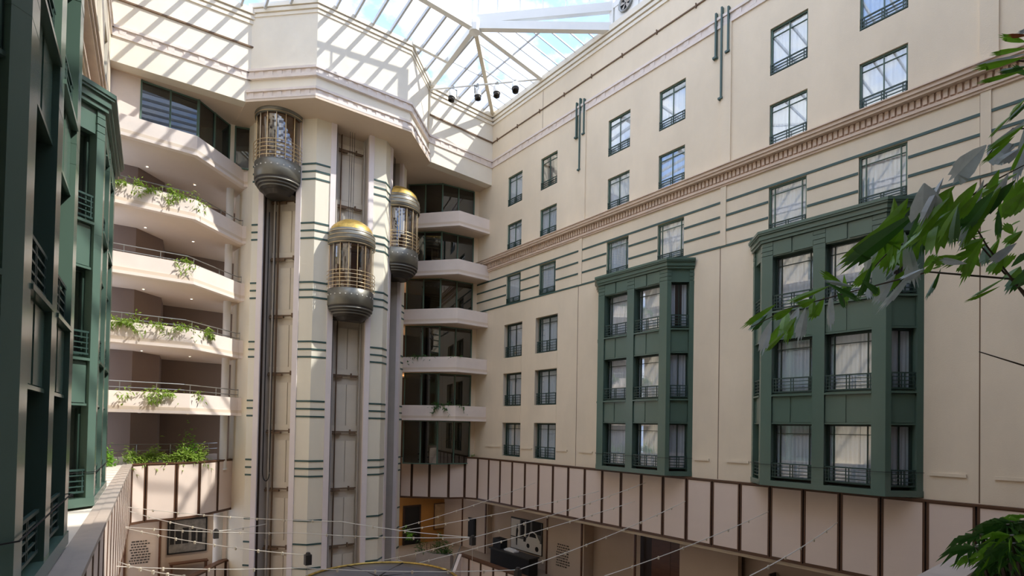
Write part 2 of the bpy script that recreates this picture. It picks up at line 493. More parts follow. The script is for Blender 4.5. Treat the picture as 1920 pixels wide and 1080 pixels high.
def make_window(name, parent, M, wd, h, style='split', curt='curtain', gap=0.0, rail=0.42, bars=4, y0=0.12, frame='green_frame', rail_y=-0.06, gl='window_glass', side_jamb=0.06):
    def frame_f():
        mb = MB()
        t = side_jamb
        mb.box(-wd / 2, -wd / 2 + t, 0, 0.1, 0, h).box(wd / 2 - t, wd / 2, 0, 0.1, 0, h)
        mb.box(-wd / 2 + t, wd / 2 - t, 0, 0.1, h - t, h).box(-wd / 2 + t, wd / 2 - t, 0, 0.1, 0, t)
        return mb.mesh('window_frame', frame)
    o = obj(name, cached(('fr', wd, h, frame, side_jamb), frame_f), parent, M=M @ Matrix.Translation((0, y0, 0)))
    halves = [(-wd / 2 + 0.05, -0.012), (0.012, wd / 2 - 0.05)] if style in ('split', 'plain') else [(-wd / 2 + 0.05, wd / 2 - 0.05)]
    for a, b in halves:
        pm = cached(('pane', round(b - a, 3), h, gl), lambda: MB().box(-(b - a) / 2, (b - a) / 2, 0, 0.008, 0.05, h - 0.05).mesh('pane', gl))
        obj('pane', pm, o, ((a + b) / 2, 0.045, 0))
    def vbar():
        return MB().box(-0.016, 0.016, 0, 0.05, 0.04, h - 0.04).mesh('muntin', frame)
    xs = [0.0] if style in ('split', 'plain') else [-wd * 0.36, wd * 0.36]
    if style == 'split4':
        xs = [-wd * 0.36, 0, wd * 0.36]
    for x in xs:
        obj('muntin', cached(('vb', h, frame), vbar), o, (x, 0.02, 0))
    if style != 'plain':
        obj('muntin', cached(('hb', wd, frame), lambda: MB().box(-wd / 2 + 0.04, wd / 2 - 0.04, 0, 0.05, -0.012, 0.012).mesh('muntin', frame)), o, (0, 0.02, h * 0.83))
    if curt:
        obj('curtain', curtain_mesh(wd, h, curt, gap), o, (0, 0.10, 0))
    if rail:
        obj('railing', rail_mesh(wd - 0.02, rail, bars), o, (0, rail_y, 0.04))
    return o

# ---------------------------------------------------------------- the two long facades
# local x = left to right as seen from inside, y into the wall, z up
R_ROOT = Matrix.Translation((21.0, 0, 0)) @ Matrix.Rotation(R(-90), 4, 'Z')
LA = R(4.865)
L_ROOT = Matrix.Translation((-1.96 * math.cos(LA), 1.96 * math.sin(LA), 0)) @ Matrix.Rotation(R(90) - LA, 4, 'Z')
WALL_TOP = 34.9
COLS = [('farthest column beside the corner', 26.15), ('second column from the corner', 23.0), ('third column from the corner', 17.75),
        ('fourth column from the corner', 14.6), ('fifth column from the corner', 9.35), ('nearest column', 6.2)]
ROWS = {6: (28.2, 30.1), 5: (25.33, 27.03), 4: (21.92, 23.72)}
LOWROWS = [(12.22, 14.32), (15.38, 17.46), (18.46, 20.6)]

def build_wall(name, root, x0, x1, holes, label, joints, dentils_to):
    mb = MB().wall_holes(x0, x1, 9.15, WALL_TOP, holes, 0.5)
    mb.box(x0, x1, 0.02, 0.62, 8.95, 9.15)
    wl = obj(name, mb.mesh(name, 'plaster'), None, M=root)
    tag(wl, label, 'wall', kind='structure')
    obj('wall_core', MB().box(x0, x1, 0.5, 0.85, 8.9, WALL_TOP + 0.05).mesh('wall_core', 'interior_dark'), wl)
    # crowning mouldings
    cr = MB()
    for k, (za, zb, p) in enumerate(((34.25, 34.42, 0.06), (34.48, 34.66, 0.11), (34.72, 35.02, 0.17))):
        cr.box(x0, x1, -p, 0.02, za, zb)
    obj('crown_moulding', cr.mesh('crown_moulding', 'plaster_pale'), wl)
    # conduit with clips
    cb = MB().box(x0, x1, -0.05, -0.01, 33.06, 33.12)
    x = x0 + 0.8
    while x < x1:
        cb.box(x - 0.02, x + 0.02, -0.07, 0.0, 32.98, 33.2)
        x += 2.1
    obj('conduit', cb.mesh('conduit', 'stain'), wl)
    # upper frieze
    fr = MB().box(x0, x1, -0.06, 0.01, 31.36, 31.5).box(x0, x1, -0.03, 0.01, 31.5, 31.74).box(x0, x1, -0.10, 0.01, 31.74, 31.86)
    fz = obj('frieze', fr.mesh('frieze', 'frieze_pink'), wl)
    bm_ = cached('frieze_block', lambda: MB().box(-0.13, 0.13, -0.055, 0.0, 31.51, 31.73).mesh('frieze_block', 'frieze_pink'))
    x = x0 + 0.4
    while x < min(x1, x0 + 31):
        obj('frieze_block', bm_, fz, (x, 0, 0))
        x += 0.62
    # dentil cornice
    co = MB()
    co.box(x0, x1, -0.36, 0.01, 25.03, 25.16).box(x0, x1, -0.30, 0.01, 24.93, 25.03).box(x0, x1, -0.03, 0.01, 24.62, 24.93)
    co.box(x0, x1, -0.12, 0.01, 24.5, 24.6).box(x0, x1, -0.07, 0.01, 24.42, 24.5)
    co.box(x0, x1, -0.42, 0.01, 25.16, 25.2)
    cn = obj('cornice', co.mesh('cornice', 'dentil_pink'), wl)
    dm = cached('dentil', lambda: MB().box(-0.058, 0.058, -0.12, 0.0, 24.66, 24.92).mesh('dentil', 'dentil_pink'))
    x = x0 + 0.1
    while x < dentils_to:
        obj('dentil', dm, cn, (x, 0, 0))
        x += 0.175
    # four green stripes, broken by the windows
    gaps = [(h[0] - 0.02, h[1] + 0.02) for h in holes if abs(h[2] - ROWS[4][0]) < 0.01]
    gaps.sort()
    for z in (23.78, 23.16, 22.53, 21.87):
        a = x0
        for g0, g1 in gaps + [(x1, x1 + 1)]:
            if z > 23.75 or z < 21.9:
                continue
            if g0 > a:
                obj('stripe', MB().box(a, g0, -0.025, 0.01, z - 0.045, z + 0.045).mesh('stripe', 'stripe_green'), wl)
            a = g1
        if z > 23.75 or z < 21.9:
            obj('stripe', MB().box(x0, x1, -0.025, 0.01, z - 0.045, z + 0.045).mesh('stripe', 'stripe_green'), wl)
    # joints, pilaster strips and stepped green fins
    for j in joints:
        obj('joint', MB().box(j - 0.015, j + 0.015, -0.006, 0.0, 12.0, 24.4).mesh('joint', 'stain'), wl)
        obj('pilaster_strip', MB().box(j - 0.02, j + 0.42, -0.07, 0.01, 25.2, 31.36).mesh('pilaster_strip', 'plaster'), wl)
        obj('pilaster_strip', MB().box(j - 0.0, j + 0.25, -0.045, 0.01, 21.9, 24.42).mesh('pilaster_strip', 'plaster'), wl)
        for dx, zb, zt in ((-0.27, 30.16, 32.08), (0.0, 28.27, 32.2), (0.30, 30.14, 32.05)):
            fm = MB().box(j + dx - 0.035, j + dx + 0.035, -0.14, 0.0, zb, zt).box(j + dx - 0.13, j + dx + 0.06, -0.15, 0.0, zb - 0.05, zb + 0.03)
            obj('fin', fm.mesh('fin', 'stripe_green'), wl)
    return wl

holesR = []
for nm, y in COLS:
    for r_, (a, b) in ROWS.items():
        holesR.append((-y - 0.71, -y + 0.71, a, b))
lowcols = [('column beside the corner', 26.1, 0.9), ('column next to the tall joint', 23.0, 0.95)]
for nm, y, hw in lowcols:
    for a, b in LOWROWS:
        holesR.append((-y - hw, -y + hw, a, b))
for y in (7.84, 16.15):
    holesR.append((-y - 2.62, -y + 2.62, 12.1, 21.5))
wallR = build_wall('wall_right', R_ROOT, -31.0, 2.6, holesR, 'long beige plaster wall with dentil cornice, green stripes and rows of windows', [-20.45, -12.1, -3.65], 2.0)
obj('joint', MB().box(-23.63 - 0.012, -23.63 + 0.012, -0.006, 0, 31.86, 34.2).mesh('joint', 'stain'), wallR)
# string course above the panelling, interrupted at bays and joints
for a, b in ((-28.7, -27.15), (-25.1, -24.05), (-21.95, -21.1), (-20.2, -19.2), (-13.2, -12.5), (-11.7, -10.75), (-4.85, -3.95), (-3.3, 2.5)):
    obj('string_course', MB().box(a, b, -0.05, 0.01, 12.74, 12.84).mesh('string_course', 'plaster'), wallR)
for nm, y, hw in lowcols:
    for (a, b), (c, d) in zip(LOWROWS[:-1], LOWROWS[1:]):
        obj('apron', MB().box(-y - hw, -y + hw, -0.012, 0.0, b + 0.02, c - 0.02).mesh('apron', 'plaster'), wallR)

WN = [0]
def top_window(M, label, **k):
    WN[0] += 1
    o = make_window('window_%d' % WN[0], None, M, **k)
    tag(o, label, 'window', kind='structure')
    return o
rowname = {6: 'top row', 5: 'row just above the dentil cornice', 4: 'row between the green stripes'}
for nm, y in COLS:
    for r_, (a, b) in ROWS.items():
        first = (r_ == 6 and 'second' in nm)
        lb = 'green-framed window with %s, %s of the right wall, %s' % ('beige drape' if first else 'sheer white curtain', rowname[r_], nm)
        top_window(R_ROOT @ Matrix.Translation((-y, 0, a)), lb, wd=1.42, h=b - a, style='split' if r_ > 4 else 'deco',
                   curt='curtain_beige' if first else 'curtain', gap=0.5 if first else 0.0, rail=0.36 if r_ > 4 else 0.26, bars=4, y0=0.07, rail_y=-0.05)
for nm, y, hw in lowcols:
    for k, (a, b) in enumerate(LOWROWS):
        lb = 'deep-set dark green window, %s of three, %s under the stripes' % (('lowest', 'middle', 'highest')[k], nm)
        top_window(R_ROOT @ Matrix.Translation((-y + 0.05, 0, a)), lb, wd=2 * hw - 0.1, h=b - a, style='split4', gap=0.0, rail=0.62, bars=5, y0=0.2, rail_y=-0.14, frame='green_dark', side_jamb=0.1)

# left wall
holesL = []
for y in (27.65, 24.5, 19.25, 16.1):
    for r_ in (6, 5):
        a, b = ROWS[r_]
        holesL.append((y - 0.71, y + 0.71, a, b))
for y in (9.05, 17.75):
    holesL.append((y - 2.62, y + 2.62, 12.1, 21.5))
wallL = build_wall('wall_left', L_ROOT, -3.0, 30.6, holesL, 'beige plaster wall rising behind the green bays at the left edge', [13.4, 21.75], 2.0)
k = 0
for h in holesL[:8]:
    top_window(L_ROOT @ Matrix.Translation(((h[0] + h[1]) / 2, 0, h[2])), 'window high on the left wall above the green bays, %s row, %s from the back' % (('upper', 'lower')[k % 2], ('first', 'second', 'third', 'fourth')[k // 2]),
               wd=1.42, h=h[3] - h[2], rail=0.36, y0=0.14, rail_y=-0.08)
    k += 1
wl_b = obj('wall_lower_left', MB().box(-3, 31, 0.3, 0.8, 0, 9.0).mesh('wall_lower_left', 'interior'), None, M=L_ROOT)
tag(wl_b, 'plain lower wall beneath the left ledge', 'wall', kind='structure')

# ---------------------------------------------------------------- green bays
HALF, FRONT, DEP = 2.82, 2.03, 0.88
BZ0, BZ1 = 12.02, 21.62
SILLS = [(12.30, 14.33), (15.46, 17.47), (18.60, 20.64)]
def bay_window(label, M, group, chamfers=(-1, 1), drape='curtain'):
    b = thing('bay_window', label, 'bay window', group=group)
    b.matrix_basis = M
    ins = 0.62
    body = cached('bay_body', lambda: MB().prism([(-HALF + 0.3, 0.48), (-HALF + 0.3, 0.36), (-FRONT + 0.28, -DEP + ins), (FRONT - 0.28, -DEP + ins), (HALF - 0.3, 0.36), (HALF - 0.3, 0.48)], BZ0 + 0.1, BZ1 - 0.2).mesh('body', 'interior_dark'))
    obj('body', body, b)
    # plinth and entablature wrap all three faces
    path = [(HALF, 0.0), (FRONT, -DEP), (-FRONT, -DEP), (-HALF, 0.0)]
    def wrap(parts, name, mt):
        mb = MB()
        for d0, d1, za, zb in parts:
            ribbon(mb, path, d0, d1, za, zb)
        return mb.mesh(name, mt)
    obj('plinth', cached('bay_plinth', lambda: wrap([(-0.42, 0.02, BZ0, 12.22)], 'plinth', 'green')), b)
    obj('head_band', cached('bay_head', lambda: wrap([(-0.42, -0.05, 20.64, 21.24)], 'head_band', 'green')), b)
    obj('cornice', cached('bay_cornice', lambda: wrap([(-0.42, 0.06, 21.22, 21.33), (-0.42, 0.11, 21.33, 21.5), (-0.42, 0.17, 21.5, 21.56), (-0.42, 0.20, 21.56, 21.66)], 'cornice', 'green')), b)
    obj('roof_sheet', cached('bay_roof', lambda: MB().prism([(-HALF, 0.0), (-FRONT, -DEP), (FRONT, -DEP), (HALF, 0.0)], 21.58, 21.64).mesh('roof_sheet', 'green')), b)
    # corner and middle pilasters with grooves under the cornice
    def pil(pts, name):
        def f():
            mb = MB().prism(pts, BZ0 + 0.05, 20.55)
            c = Vector((sum(p[0] for p in pts) / len(pts), sum(p[1] for p in pts) / len(pts)))
            for i in range(4):
                big = [(c.x + (p[0] - c.x) * (1.02 if i % 2 == 0 else 0.99), c.y + (p[1] - c.y) * (1.02 if i % 2 == 0 else 0.99)) for p in pts]
                mb.prism(big, 20.55 + i * 0.17, 20.55 + i * 0.17 + 0.15)
            for z in (17.98, 18.3):
                mb.prism([(c.x + (p[0] - c.x) * 1.01, c.y + (p[1] - c.y) * 1.01) for p in pts], z, z + 0.012)
            return mb.mesh('pilaster', 'green')
        return cached(name, f)
    e = Vector((HALF - FRONT, DEP)).normalized()
    for s_ in (-1, 1):
        c0 = Vector((s_ * FRONT, -DEP))
        q = c0 + Vector((s_ * e.x, e.y)) * 0.18
        nrm = Vector((-s_ * e.y, e.x)) * 0.36
        pts = [(s_ * (FRONT - 0.4), -DEP), tuple(c0), tuple(q), tuple(q + nrm), (s_ * (FRONT - 0.4), -DEP + 0.36)]
        if s_ < 0:
            pts = pts[::-1]
        obj('pilaster', pil(pts, 'bay_pil%d' % s_), b)
        # narrow strip where the chamfer meets the wall
        w0 = Vector((s_ * HALF, 0.0))
        w1 = w0 - Vector((s_ * e.x, e.y)) * 0.2
        p2 = [tuple(w0), tuple(w0 + nrm), tuple(w1 + nrm), tuple(w1)]
        if s_ > 0:
            p2 = p2[::-1]
        obj('pilaster', pil(p2, 'bay_edge%d' % s_), b)
    obj('pilaster', pil([(-0.2, -DEP), (0.2, -DEP), (0.2, -DEP + 0.36), (-0.2, -DEP + 0.36)], 'bay_mid'), b)
    # spandrels and windows
    faces = [(Matrix.Translation((-0.915, -DEP, 0)), 1.43, True), (Matrix.Translation((0.915, -DEP, 0)), 1.43, True)]
    L_ch = Vector((HALF - FRONT, DEP)).length
    for s_ in chamfers:
        a = (FRONT, -DEP) if s_ > 0 else (-HALF, 0.0)
        c = (HALF, 0.0) if s_ > 0 else (-FRONT, -DEP)
        mid = 0.18 + (L_ch - 0.38) / 2 if s_ > 0 else 0.2 + (L_ch - 0.38) / 2
        faces.append((face_frame(a, c) @ Matrix.Translation((mid, 0, 0)), L_ch - 0.38, False))
    for FM, wd, front in faces:
        for i, (za, zb) in enumerate(SILLS):
            make_window('window', b, FM @ Matrix.Translation((0, 0, za)), wd, zb - za, style='deco' if front else 'plain', y0=0.30 if front else 0.22, rail=0.5, bars=5, rail_y=-0.22 if front else -0.16, frame='green_dark', curt=drape, gap=0.0 if (front or i < 2) else 0.3)
            zn = SILLS[i + 1][0] if i < 2 else None
            if zn:
                hw = wd / 2
                def sp():
                    mb = MB().box(-hw, hw, 0.10, 0.4, zb, zn).box(-hw, hw, -0.02, 0.3, zn - 0.10, zn - 0.04).box(-hw, hw, 0.05, 0.3, zb, zb + 0.05)
                    return mb.mesh('spandrel', 'green')
                spo = obj('spandrel', cached(('sp', round(wd, 3), zb), sp), b, M=FM)
                if front:
                    for sx in (-1, 1):
                        pm = cached(('spp', round(wd, 3), zb), lambda: MB().box(-(hw - 0.07) / 2, (hw - 0.07) / 2, 0.07, 0.11, zb + 0.07, zn - 0.13).mesh('panel', 'green'))
                        obj('panel', pm, spo, (sx * (hw + 0.05) / 2, 0, 0))
                else:
                    pm = cached(('spq', round(wd, 3), zb), lambda: MB().box(-hw + 0.03, hw - 0.03, 0.07, 0.11, zb + 0.07, zn - 0.13).mesh('panel', 'green'))
                    obj('panel', pm, spo)
            else:
                if front:
                    for sx in (-1, 1):
                        pm = cached(('hd', round(wd, 3)), lambda: MB().box(-(wd / 2 - 0.05) / 2, (wd / 2 - 0.05) / 2, 0.01, 0.06, 20.68, 21.2).mesh('panel', 'green'))
                        obj('panel', pm, b, M=FM @ Matrix.Translation((sx * (wd / 2 + 0.03) / 2, 0, 0)))
    # wire running along the foot
    obj('stay_wire', cached('bay_wire', lambda: wrap([(0.03, 0.045, 12.80, 12.815)], 'stay_wire', 'black')), b)
    return b
bay_window('tall green metal bay window nearest the palm on the right wall', R_ROOT @ Matrix.Translation((-7.84, 0, 0)), 'green bay windows')
bay_window('tall green metal bay window in the middle of the right wall', R_ROOT @ Matrix.Translation((-16.15, 0, 0)), 'green bay windows')
bay_window('dark glossy green bay window closest to the left edge', L_ROOT @ Matrix.Translation((9.05, 0, 0)), 'green bay windows', drape=None)
bay_window('sunlit green bay window with stepped cornice, left wall beside the balconies', L_ROOT @ Matrix.Translation((17.75, 0, 0)), 'green bay windows', drape=None)

# ---------------------------------------------------------------- upper back walls and drum
def wall_run(name, a, b, label):
    M = face_frame(a, b)
    Ln = (Vector(b) - Vector(a)).length
    wl = obj(name, MB().box(0, Ln, 0, 0.6, 30.225, WALL_TOP).mesh(name, 'plaster_pale'), None, M=M)
    tag(wl, label, 'wall', kind='structure')
    cr = MB()
    for za, zb, p in ((34.25, 34.42, 0.06), (34.48, 34.66, 0.11), (34.72, 35.02, 0.17)):
        cr.box(0, Ln, -p, 0.02, za, zb)
    obj('crown_moulding', cr.mesh('crown_moulding', 'plaster_pale'), wl)
    obj('conduit', MB().box(0, Ln, -0.07, -0.01, 33.04, 33.12).mesh('conduit', 'stain'), wl)
    fr = MB().box(0, Ln, -0.06, 0.01, 31.36, 31.5).box(0, Ln, -0.03, 0.01, 31.5, 31.74).box(0, Ln, -0.10, 0.01, 31.74, 31.86)
    fz = obj('frieze', fr.mesh('frieze', 'frieze_pink'), wl)
    x = 0.3
    while x < Ln - 0.2:
        obj('frieze_block', CACHE['frieze_block'], fz, (x, 0, 0))
        x += 0.62
    return wl
wall_run('wall_back_left', (0.1, 30.05), (6.35, 29.35), 'pale back wall strip above the left balconies, crossed by skylight shadows')
wall_run('wall_back_right', (16.1, 28.55), (21.1, 28.65), 'pale back wall strip between the drum and the right corner')

DRUM = [(6.05, 29.35), (8.62, 26.68), (13.75, 26.35), (16.3, 28.65)]
dr = thing('tower_drum', 'cream octagonal drum overhanging the lift tower with two fluted friezes', 'drum', (0, 0, 0), kind='structure')
inner = offset_poly(DRUM, 0.14)
obj('drum_wall', MB().prism([inner[0], inner[1], inner[2], inner[3], (16.3, 31.5), (6.05, 31.5)], 30.3, 35.0).mesh('drum_wall', 'plaster_pale'), dr)
obj('soffit_slab', MB().prism([DRUM[0], DRUM[1], DRUM[2], DRUM[3], (16.3, 31.5), (6.05, 31.5)], 30.2, 30.34).mesh('soffit_slab', 'soffit'), dr)
for z0 in (30.3, 31.36):
    mb = MB()
    hh = 0.5
    ribbon(mb, DRUM, 0.0, 0.4, z0, z0 + 0.15)
    ribbon(mb, DRUM, 0.05, 0.4, z0 + 0.15, z0 + 0.38)
    ribbon(mb, DRUM, -0.03, 0.4, z0 + 0.38, z0 + 0.5)
    fz = obj('frieze', mb.mesh('frieze', 'frieze_pink'), dr)
    for i in range(3):
        a, b = DRUM[i], DRUM[i + 1]
        M = face_frame(a, b)
        Ln = (Vector(b) - Vector(a)).length
        x = 0.25
        while x < Ln - 0.1:
            bm_ = cached(('flute', z0), lambda: MB().box(-0.13, 0.13, 0.02, 0.06, z0 + 0.16, z0 + 0.37).mesh('frieze_block', 'frieze_pink'))
            obj('frieze_block', bm_, fz, M=M @ Matrix.Translation((x, 0, 0)))
            x += 0.5
mb = MB()
for za, zb, p in ((34.6, 34.75, 0.10), (34.8, 34.98, 0.05), (35.02, 35.25, 0.0)):
    ribbon(mb, DRUM, p, 0.4, za, zb)
obj('crown_moulding', mb.mesh('crown_moulding', 'plaster_pale'), dr)

# ---------------------------------------------------------------- lift tower
T0, T1, T2, T3 = Vector((6.85, 31.08)), Vector((9.3, 28.42)), Vector((13.1, 28.05)), Vector((15.62, 30.42))
FL = [3.62, 3.82, 3.46]
FACES = [(T0, T1), (T1, T2), (T2, T3)]
NICHE = [(0.66, 2.56), (1.02, 2.84), (0.94, 2.62)]
NDEP = 0.95
outline = [(6.6, 34.0), tuple(T0)]
for (a, b), (n0, n1) in zip(FACES, NICHE):
    d = (b - a).normalized()
    nv = Vector((-d.y, d.x))
    outline += [tuple(a + d * n0), tuple(a + d * n0 + nv * NDEP), tuple(a + d * n1 + nv * NDEP), tuple(a + d * n1), tuple(b)]
outline += [(16.0, 34.0)]
tw = thing('lift_tower', 'tall cream octagonal lift tower with green triple stripes and three open shafts', 'tower', (0, 0, 0), kind='structure')
obj('tower_shell', MB().prism(outline, 0.0, 30.25).mesh('tower_shell', 'tower_cream'), tw)
FM_ = [face_frame(a, b) for a, b in FACES]
# pale trims either side of each shaft
for k in range(3):
    n0, n1 = NICHE[k]
    for x0, x1 in ((n0 - 0.27, n0 + 0.02), (n1 - 0.02, n1 + 0.27)):
        tm = MB().box(x0, x1, -0.05, 0.15, 0.0, 30.2)
        obj('trim_strip', tm.mesh('trim_strip', 'tower_trim'), tw, M=FM_[k])
# green stripe triples
zs = []
for f in range(6):
    for j in range(3):
        zs.append(27.79 - 3.145 * f - 0.405 * j)
zs += [8.94, 7.7, 6.45, 5.2, 4.0]
def wrap_stripe(pts, z):
    return ribbon(MB(), pts, -0.025, 0.05, z - 0.045, z + 0.045).mesh('stripe', 'stripe_green')
dirs = [(b - a).normalized() for a, b in FACES]
runs = [[T0, T0 + dirs[0] * 0.39], [T1 - dirs[0] * 0.78, T1, T1 + dirs[1] * 0.74], [T2 - dirs[1] * 0.71, T2, T2 + dirs[2] * 0.67], [T3 - dirs[2] * 0.57, T3]]
for run in runs:
    base = wrap_stripe([tuple(p) for p in run], 0.0)
    for z in zs:
        obj('stripe', base, tw, (0, 0, z))
# shaft fittings
for k in range(3):
    n0, n1 = NICHE[k]
    wd = n1 - n0
    M = FM_[k] @ Matrix.Translation(((n0 + n1) / 2, 0, 0))
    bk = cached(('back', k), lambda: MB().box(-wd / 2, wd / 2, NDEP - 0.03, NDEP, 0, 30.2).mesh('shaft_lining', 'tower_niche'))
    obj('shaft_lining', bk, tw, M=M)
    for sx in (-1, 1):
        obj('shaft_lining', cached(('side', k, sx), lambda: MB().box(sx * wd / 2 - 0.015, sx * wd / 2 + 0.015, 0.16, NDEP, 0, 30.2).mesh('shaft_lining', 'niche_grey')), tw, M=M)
    for f in range(-1, 8):
        zf = 26.55 - 3.145 * f
        for sx in (-1, 1):
            dm = cached(('leaf', k), lambda: MB().box(-wd * 0.155, wd * 0.155, 0, 0.05, 0.0, 2.28).mesh('landing_door', 'door_cream'))
            if zf + 2.3 < 30.2:
                obj('landing_door', dm, tw, M=M @ Matrix.Translation((0.10 * wd + sx * wd * 0.168, NDEP - 0.09, zf)))
        bmh = cached(('brk', k), lambda: MB().box(-wd / 2 + 0.02, wd / 2 - 0.02, 0, 0.07, -0.03, 0.03).box(-wd / 2 + 0.02, -wd * 0.05, -0.06, 0.05, -0.16, -0.05).box(wd * 0.2, wd * 0.24, -0.05, 0.05, -0.12, 0.12).box(wd * 0.24, wd * 0.4, -0.02, 0.04, -0.10, -0.04).mesh('bracket_beam', 'stain'))
        obj('bracket_beam', bmh, tw, M=M @ Matrix.Translation((0, NDEP - 0.2, zf - 0.35)))
        pm = cached(('tran', k), lambda: MB().box(-wd / 2 + 0.02, wd / 2 - 0.02, 0, 0.03, -0.5, 0.0).mesh('transom', 'door_cream'))
        obj('transom', pm, tw, M=M @ Matrix.Translation((0, NDEP - 0.08, zf)))
    for x, t in ((-wd * 0.36, 0.035), (-wd * 0.24, 0.02), (wd * 0.46, 0.04)):
        obj('guide_rail', MB().box(x - t, x + t, NDEP - 0.34, NDEP - 0.22, 0, 30.1).mesh('guide_rail', 'niche_grey' if t > 0.03 else 'stain'), tw, M=M)
    obj('guide_rail', MB().box(-wd / 2 + 0.01, -wd / 2 + 0.06, 0.05, 0.2, 0, 30.1).mesh('guide_rail', 'brown_dark'), tw, M=M)
# hanging travelling cables
def loop_cable(k, x0, x1, ztop, zlow, yy):
    pts = [(x0, yy, ztop)]
    for i in range(13):
        a = math.pi * i / 12
        pts.append(((x0 + x1) / 2 - (x1 - x0) / 2 * math.cos(a), yy, zlow + 0.5 - 0.5 * math.sin(a)))
    pts.append((x1, yy, ztop))
    o = obj('travelling_cable', MB().tube(pts, 0.022, 6).mesh('travelling_cable', 'black'), None, M=FM_[k])
    return o
tag(loop_cable(0, 0.72, 1.12, 25.5, 10.9, 0.45), 'black looped cable hanging in the left shaft below the highest lift', 'cable', 'lift cables')
tag(loop_cable(2, 1.0, 1.4, 24.0, 8.6, 0.35), 'black looped cable hanging in the narrow right shaft', 'cable', 'lift cables')

# ---------------------------------------------------------------- glass lifts
CAR_R = 1.2
def lift_car(label, k, mid, skirt_top):
    M = FM_[k] @ Matrix.Translation((mid, -0.12, skirt_top))
    c = thing('glass_lift', label, 'lift', group='glass lifts on the tower')
    c.matrix_basis = M
    A0, A1 = math.pi, 2 * math.pi
    def lat(prof, n=28):
        return MB().lathe(prof, n, A0, A1)
    obj('bowl', cached('car_bowl', lambda: lat([(0.0, -1.62), (0.62, -1.62), (0.80, -1.42), (0.84, -1.42), (0.92, -1.30), (0.97, -1.30), (1.02, -1.17), (1.07, -1.17), (1.11, -1.04), (1.16, -1.04), (1.2, -0.88)]).mesh('bowl', 'car_dark')), c)
    for r_, z in ((0.94, -1.31), (1.04, -1.18), (1.13, -1.05)):
        obj('bowl_ring', cached(('car_ring', r_), lambda: lat([(r_, z), (r_ + 0.05, z), (r_ + 0.05, z + 0.07), (r_, z + 0.07)]).mesh('bowl_ring', 'car_grey', True)), c)
    sk = obj('skirt', cached('car_skirt', lambda: lat([(1.14, -0.90), (1.22, -0.86), (1.22, -0.02), (1.18, 0.02), (1.1, 0.02)]).mesh('skirt', 'car_grey', True)), c)
    dot = cached('car_dot', lambda: MB().lathe([(0.0, 0.02), (0.035, 0.015), (0.04, -0.01)], 8).mesh('lamp_stud', 'print_white'))
    for i in range(13):
        a = A0 + (A1 - A0) * (i + 0.5) / 13
        obj('lamp_stud', dot, sk, M=Matrix.Rotation(a, 4, 'Z') @ Matrix.Translation((1.222, 0, -0.33)) @ Matrix.Rotation(R(90), 4, 'Y'))
    ng = 8
    for i in range(ng):
        gm = cached(('car_glass', i), lambda: MB().lathe([(1.1, 0.0), (1.1, 2.4)], 4, A0 + (A1 - A0) * i / ng, A0 + (A1 - A0) * (i + 1) / ng).mesh('pane', 'car_glass'))
        obj('pane', gm, c)
    rod = cached('car_rod', lambda: MB().tube([(1.16, 0, 0.0), (1.16, 0, 2.42)], 0.02, 6).mesh('mullion', 'rod_gold'))
    for i in range(ng + 1):
        obj('mullion', rod, c, rz=A0 + (A1 - A0) * i / ng)
    for j in range(5):
        z = 0.12 + 0.2 * j
        rm = cached(('car_hoop', j), lambda: MB().tube([(1.27 * math.cos(A0 + (A1 - A0) * i / 24), 1.27 * math.sin(A0 + (A1 - A0) * i / 24), z) for i in range(25)], 0.019, 5).mesh('rail_hoop', 'rod_gold', True))
        obj('rail_hoop', rm, c)
    hd = obj('head', cached('car_head', lambda: lat([(1.12, 2.36), (1.24, 2.38), (1.26, 2.62), (1.25, 2.95), (1.2, 3.1), (1.14, 3.2)]).mesh('head', 'car_grey', True)), c)
    for z, r_ in ((2.40, 1.262), (2.62, 1.268), (2.83, 1.262), (3.04, 1.24)):
        obj('gold_line', cached(('car_line', z), lambda: MB().tube([(r_ * math.cos(A0 + (A1 - A0) * i / 24), r_ * math.sin(A0 + (A1 - A0) * i / 24), z) for i in range(25)], 0.014, 5).mesh('gold_line', 'rod_gold')), hd)
    obj('dome', cached('car_dome', lambda: lat([(1.15, 3.18), (1.08, 3.4), (0.9, 3.6), (0.6, 3.8), (0.3, 3.89), (0.0, 3.92)]).mesh('dome', 'gold', True)), c)
    # cabin behind the glass
    obj('cabin_back', cached('car_back', lambda: MB().box(-0.82, 0.82, 0.60, 0.68, -0.9, 3.3).box(-0.82, -0.76, 0.0, 0.6, -0.9, 3.3).box(0.76, 0.82, 0.0, 0.6, -0.9, 3.3).mesh('cabin_back', 'car_wood')), c)
    obj('cabin_floor', cached('car_floor', lambda: MB().prism([(1.1 * math.cos(A0 + math.pi * i / 16), 1.1 * math.sin(A0 + math.pi * i / 16)) for i in range(17)] + [(0.8, 0.6), (-0.8, 0.6)], -0.05, 0.0).mesh('cabin_floor', 'car_dark')), c)
    obj('cabin_ceiling', cached('car_ceil', lambda: MB().prism([(1.1 * math.cos(A0 + math.pi * i / 16), 1.1 * math.sin(A0 + math.pi * i / 16)) for i in range(17)] + [(0.8, 0.6), (-0.8, 0.6)], 2.38, 2.44).mesh('cabin_ceiling', 'car_wood')), c)
    obj('ceiling_disc', cached('car_disc', lambda: MB().lathe([(0.0, 2.32), (0.5, 2.32), (0.55, 2.37)], 20).mesh('ceiling_disc', 'gold', True)), c, (0, -0.3, 0))
    obj('cabin_bottom', cached('car_bot', lambda: MB().box(-0.8, 0.8, 0.0, 0.62, -1.5, -0.9).mesh('cabin_bottom', 'car_dark')), c)
    obj('dome_back', cached('car_domeback', lambda: MB().box(-0.8, 0.8, 0.0, 0.6, 3.3, 3.45).mesh('dome_back', 'car_dark')), c)
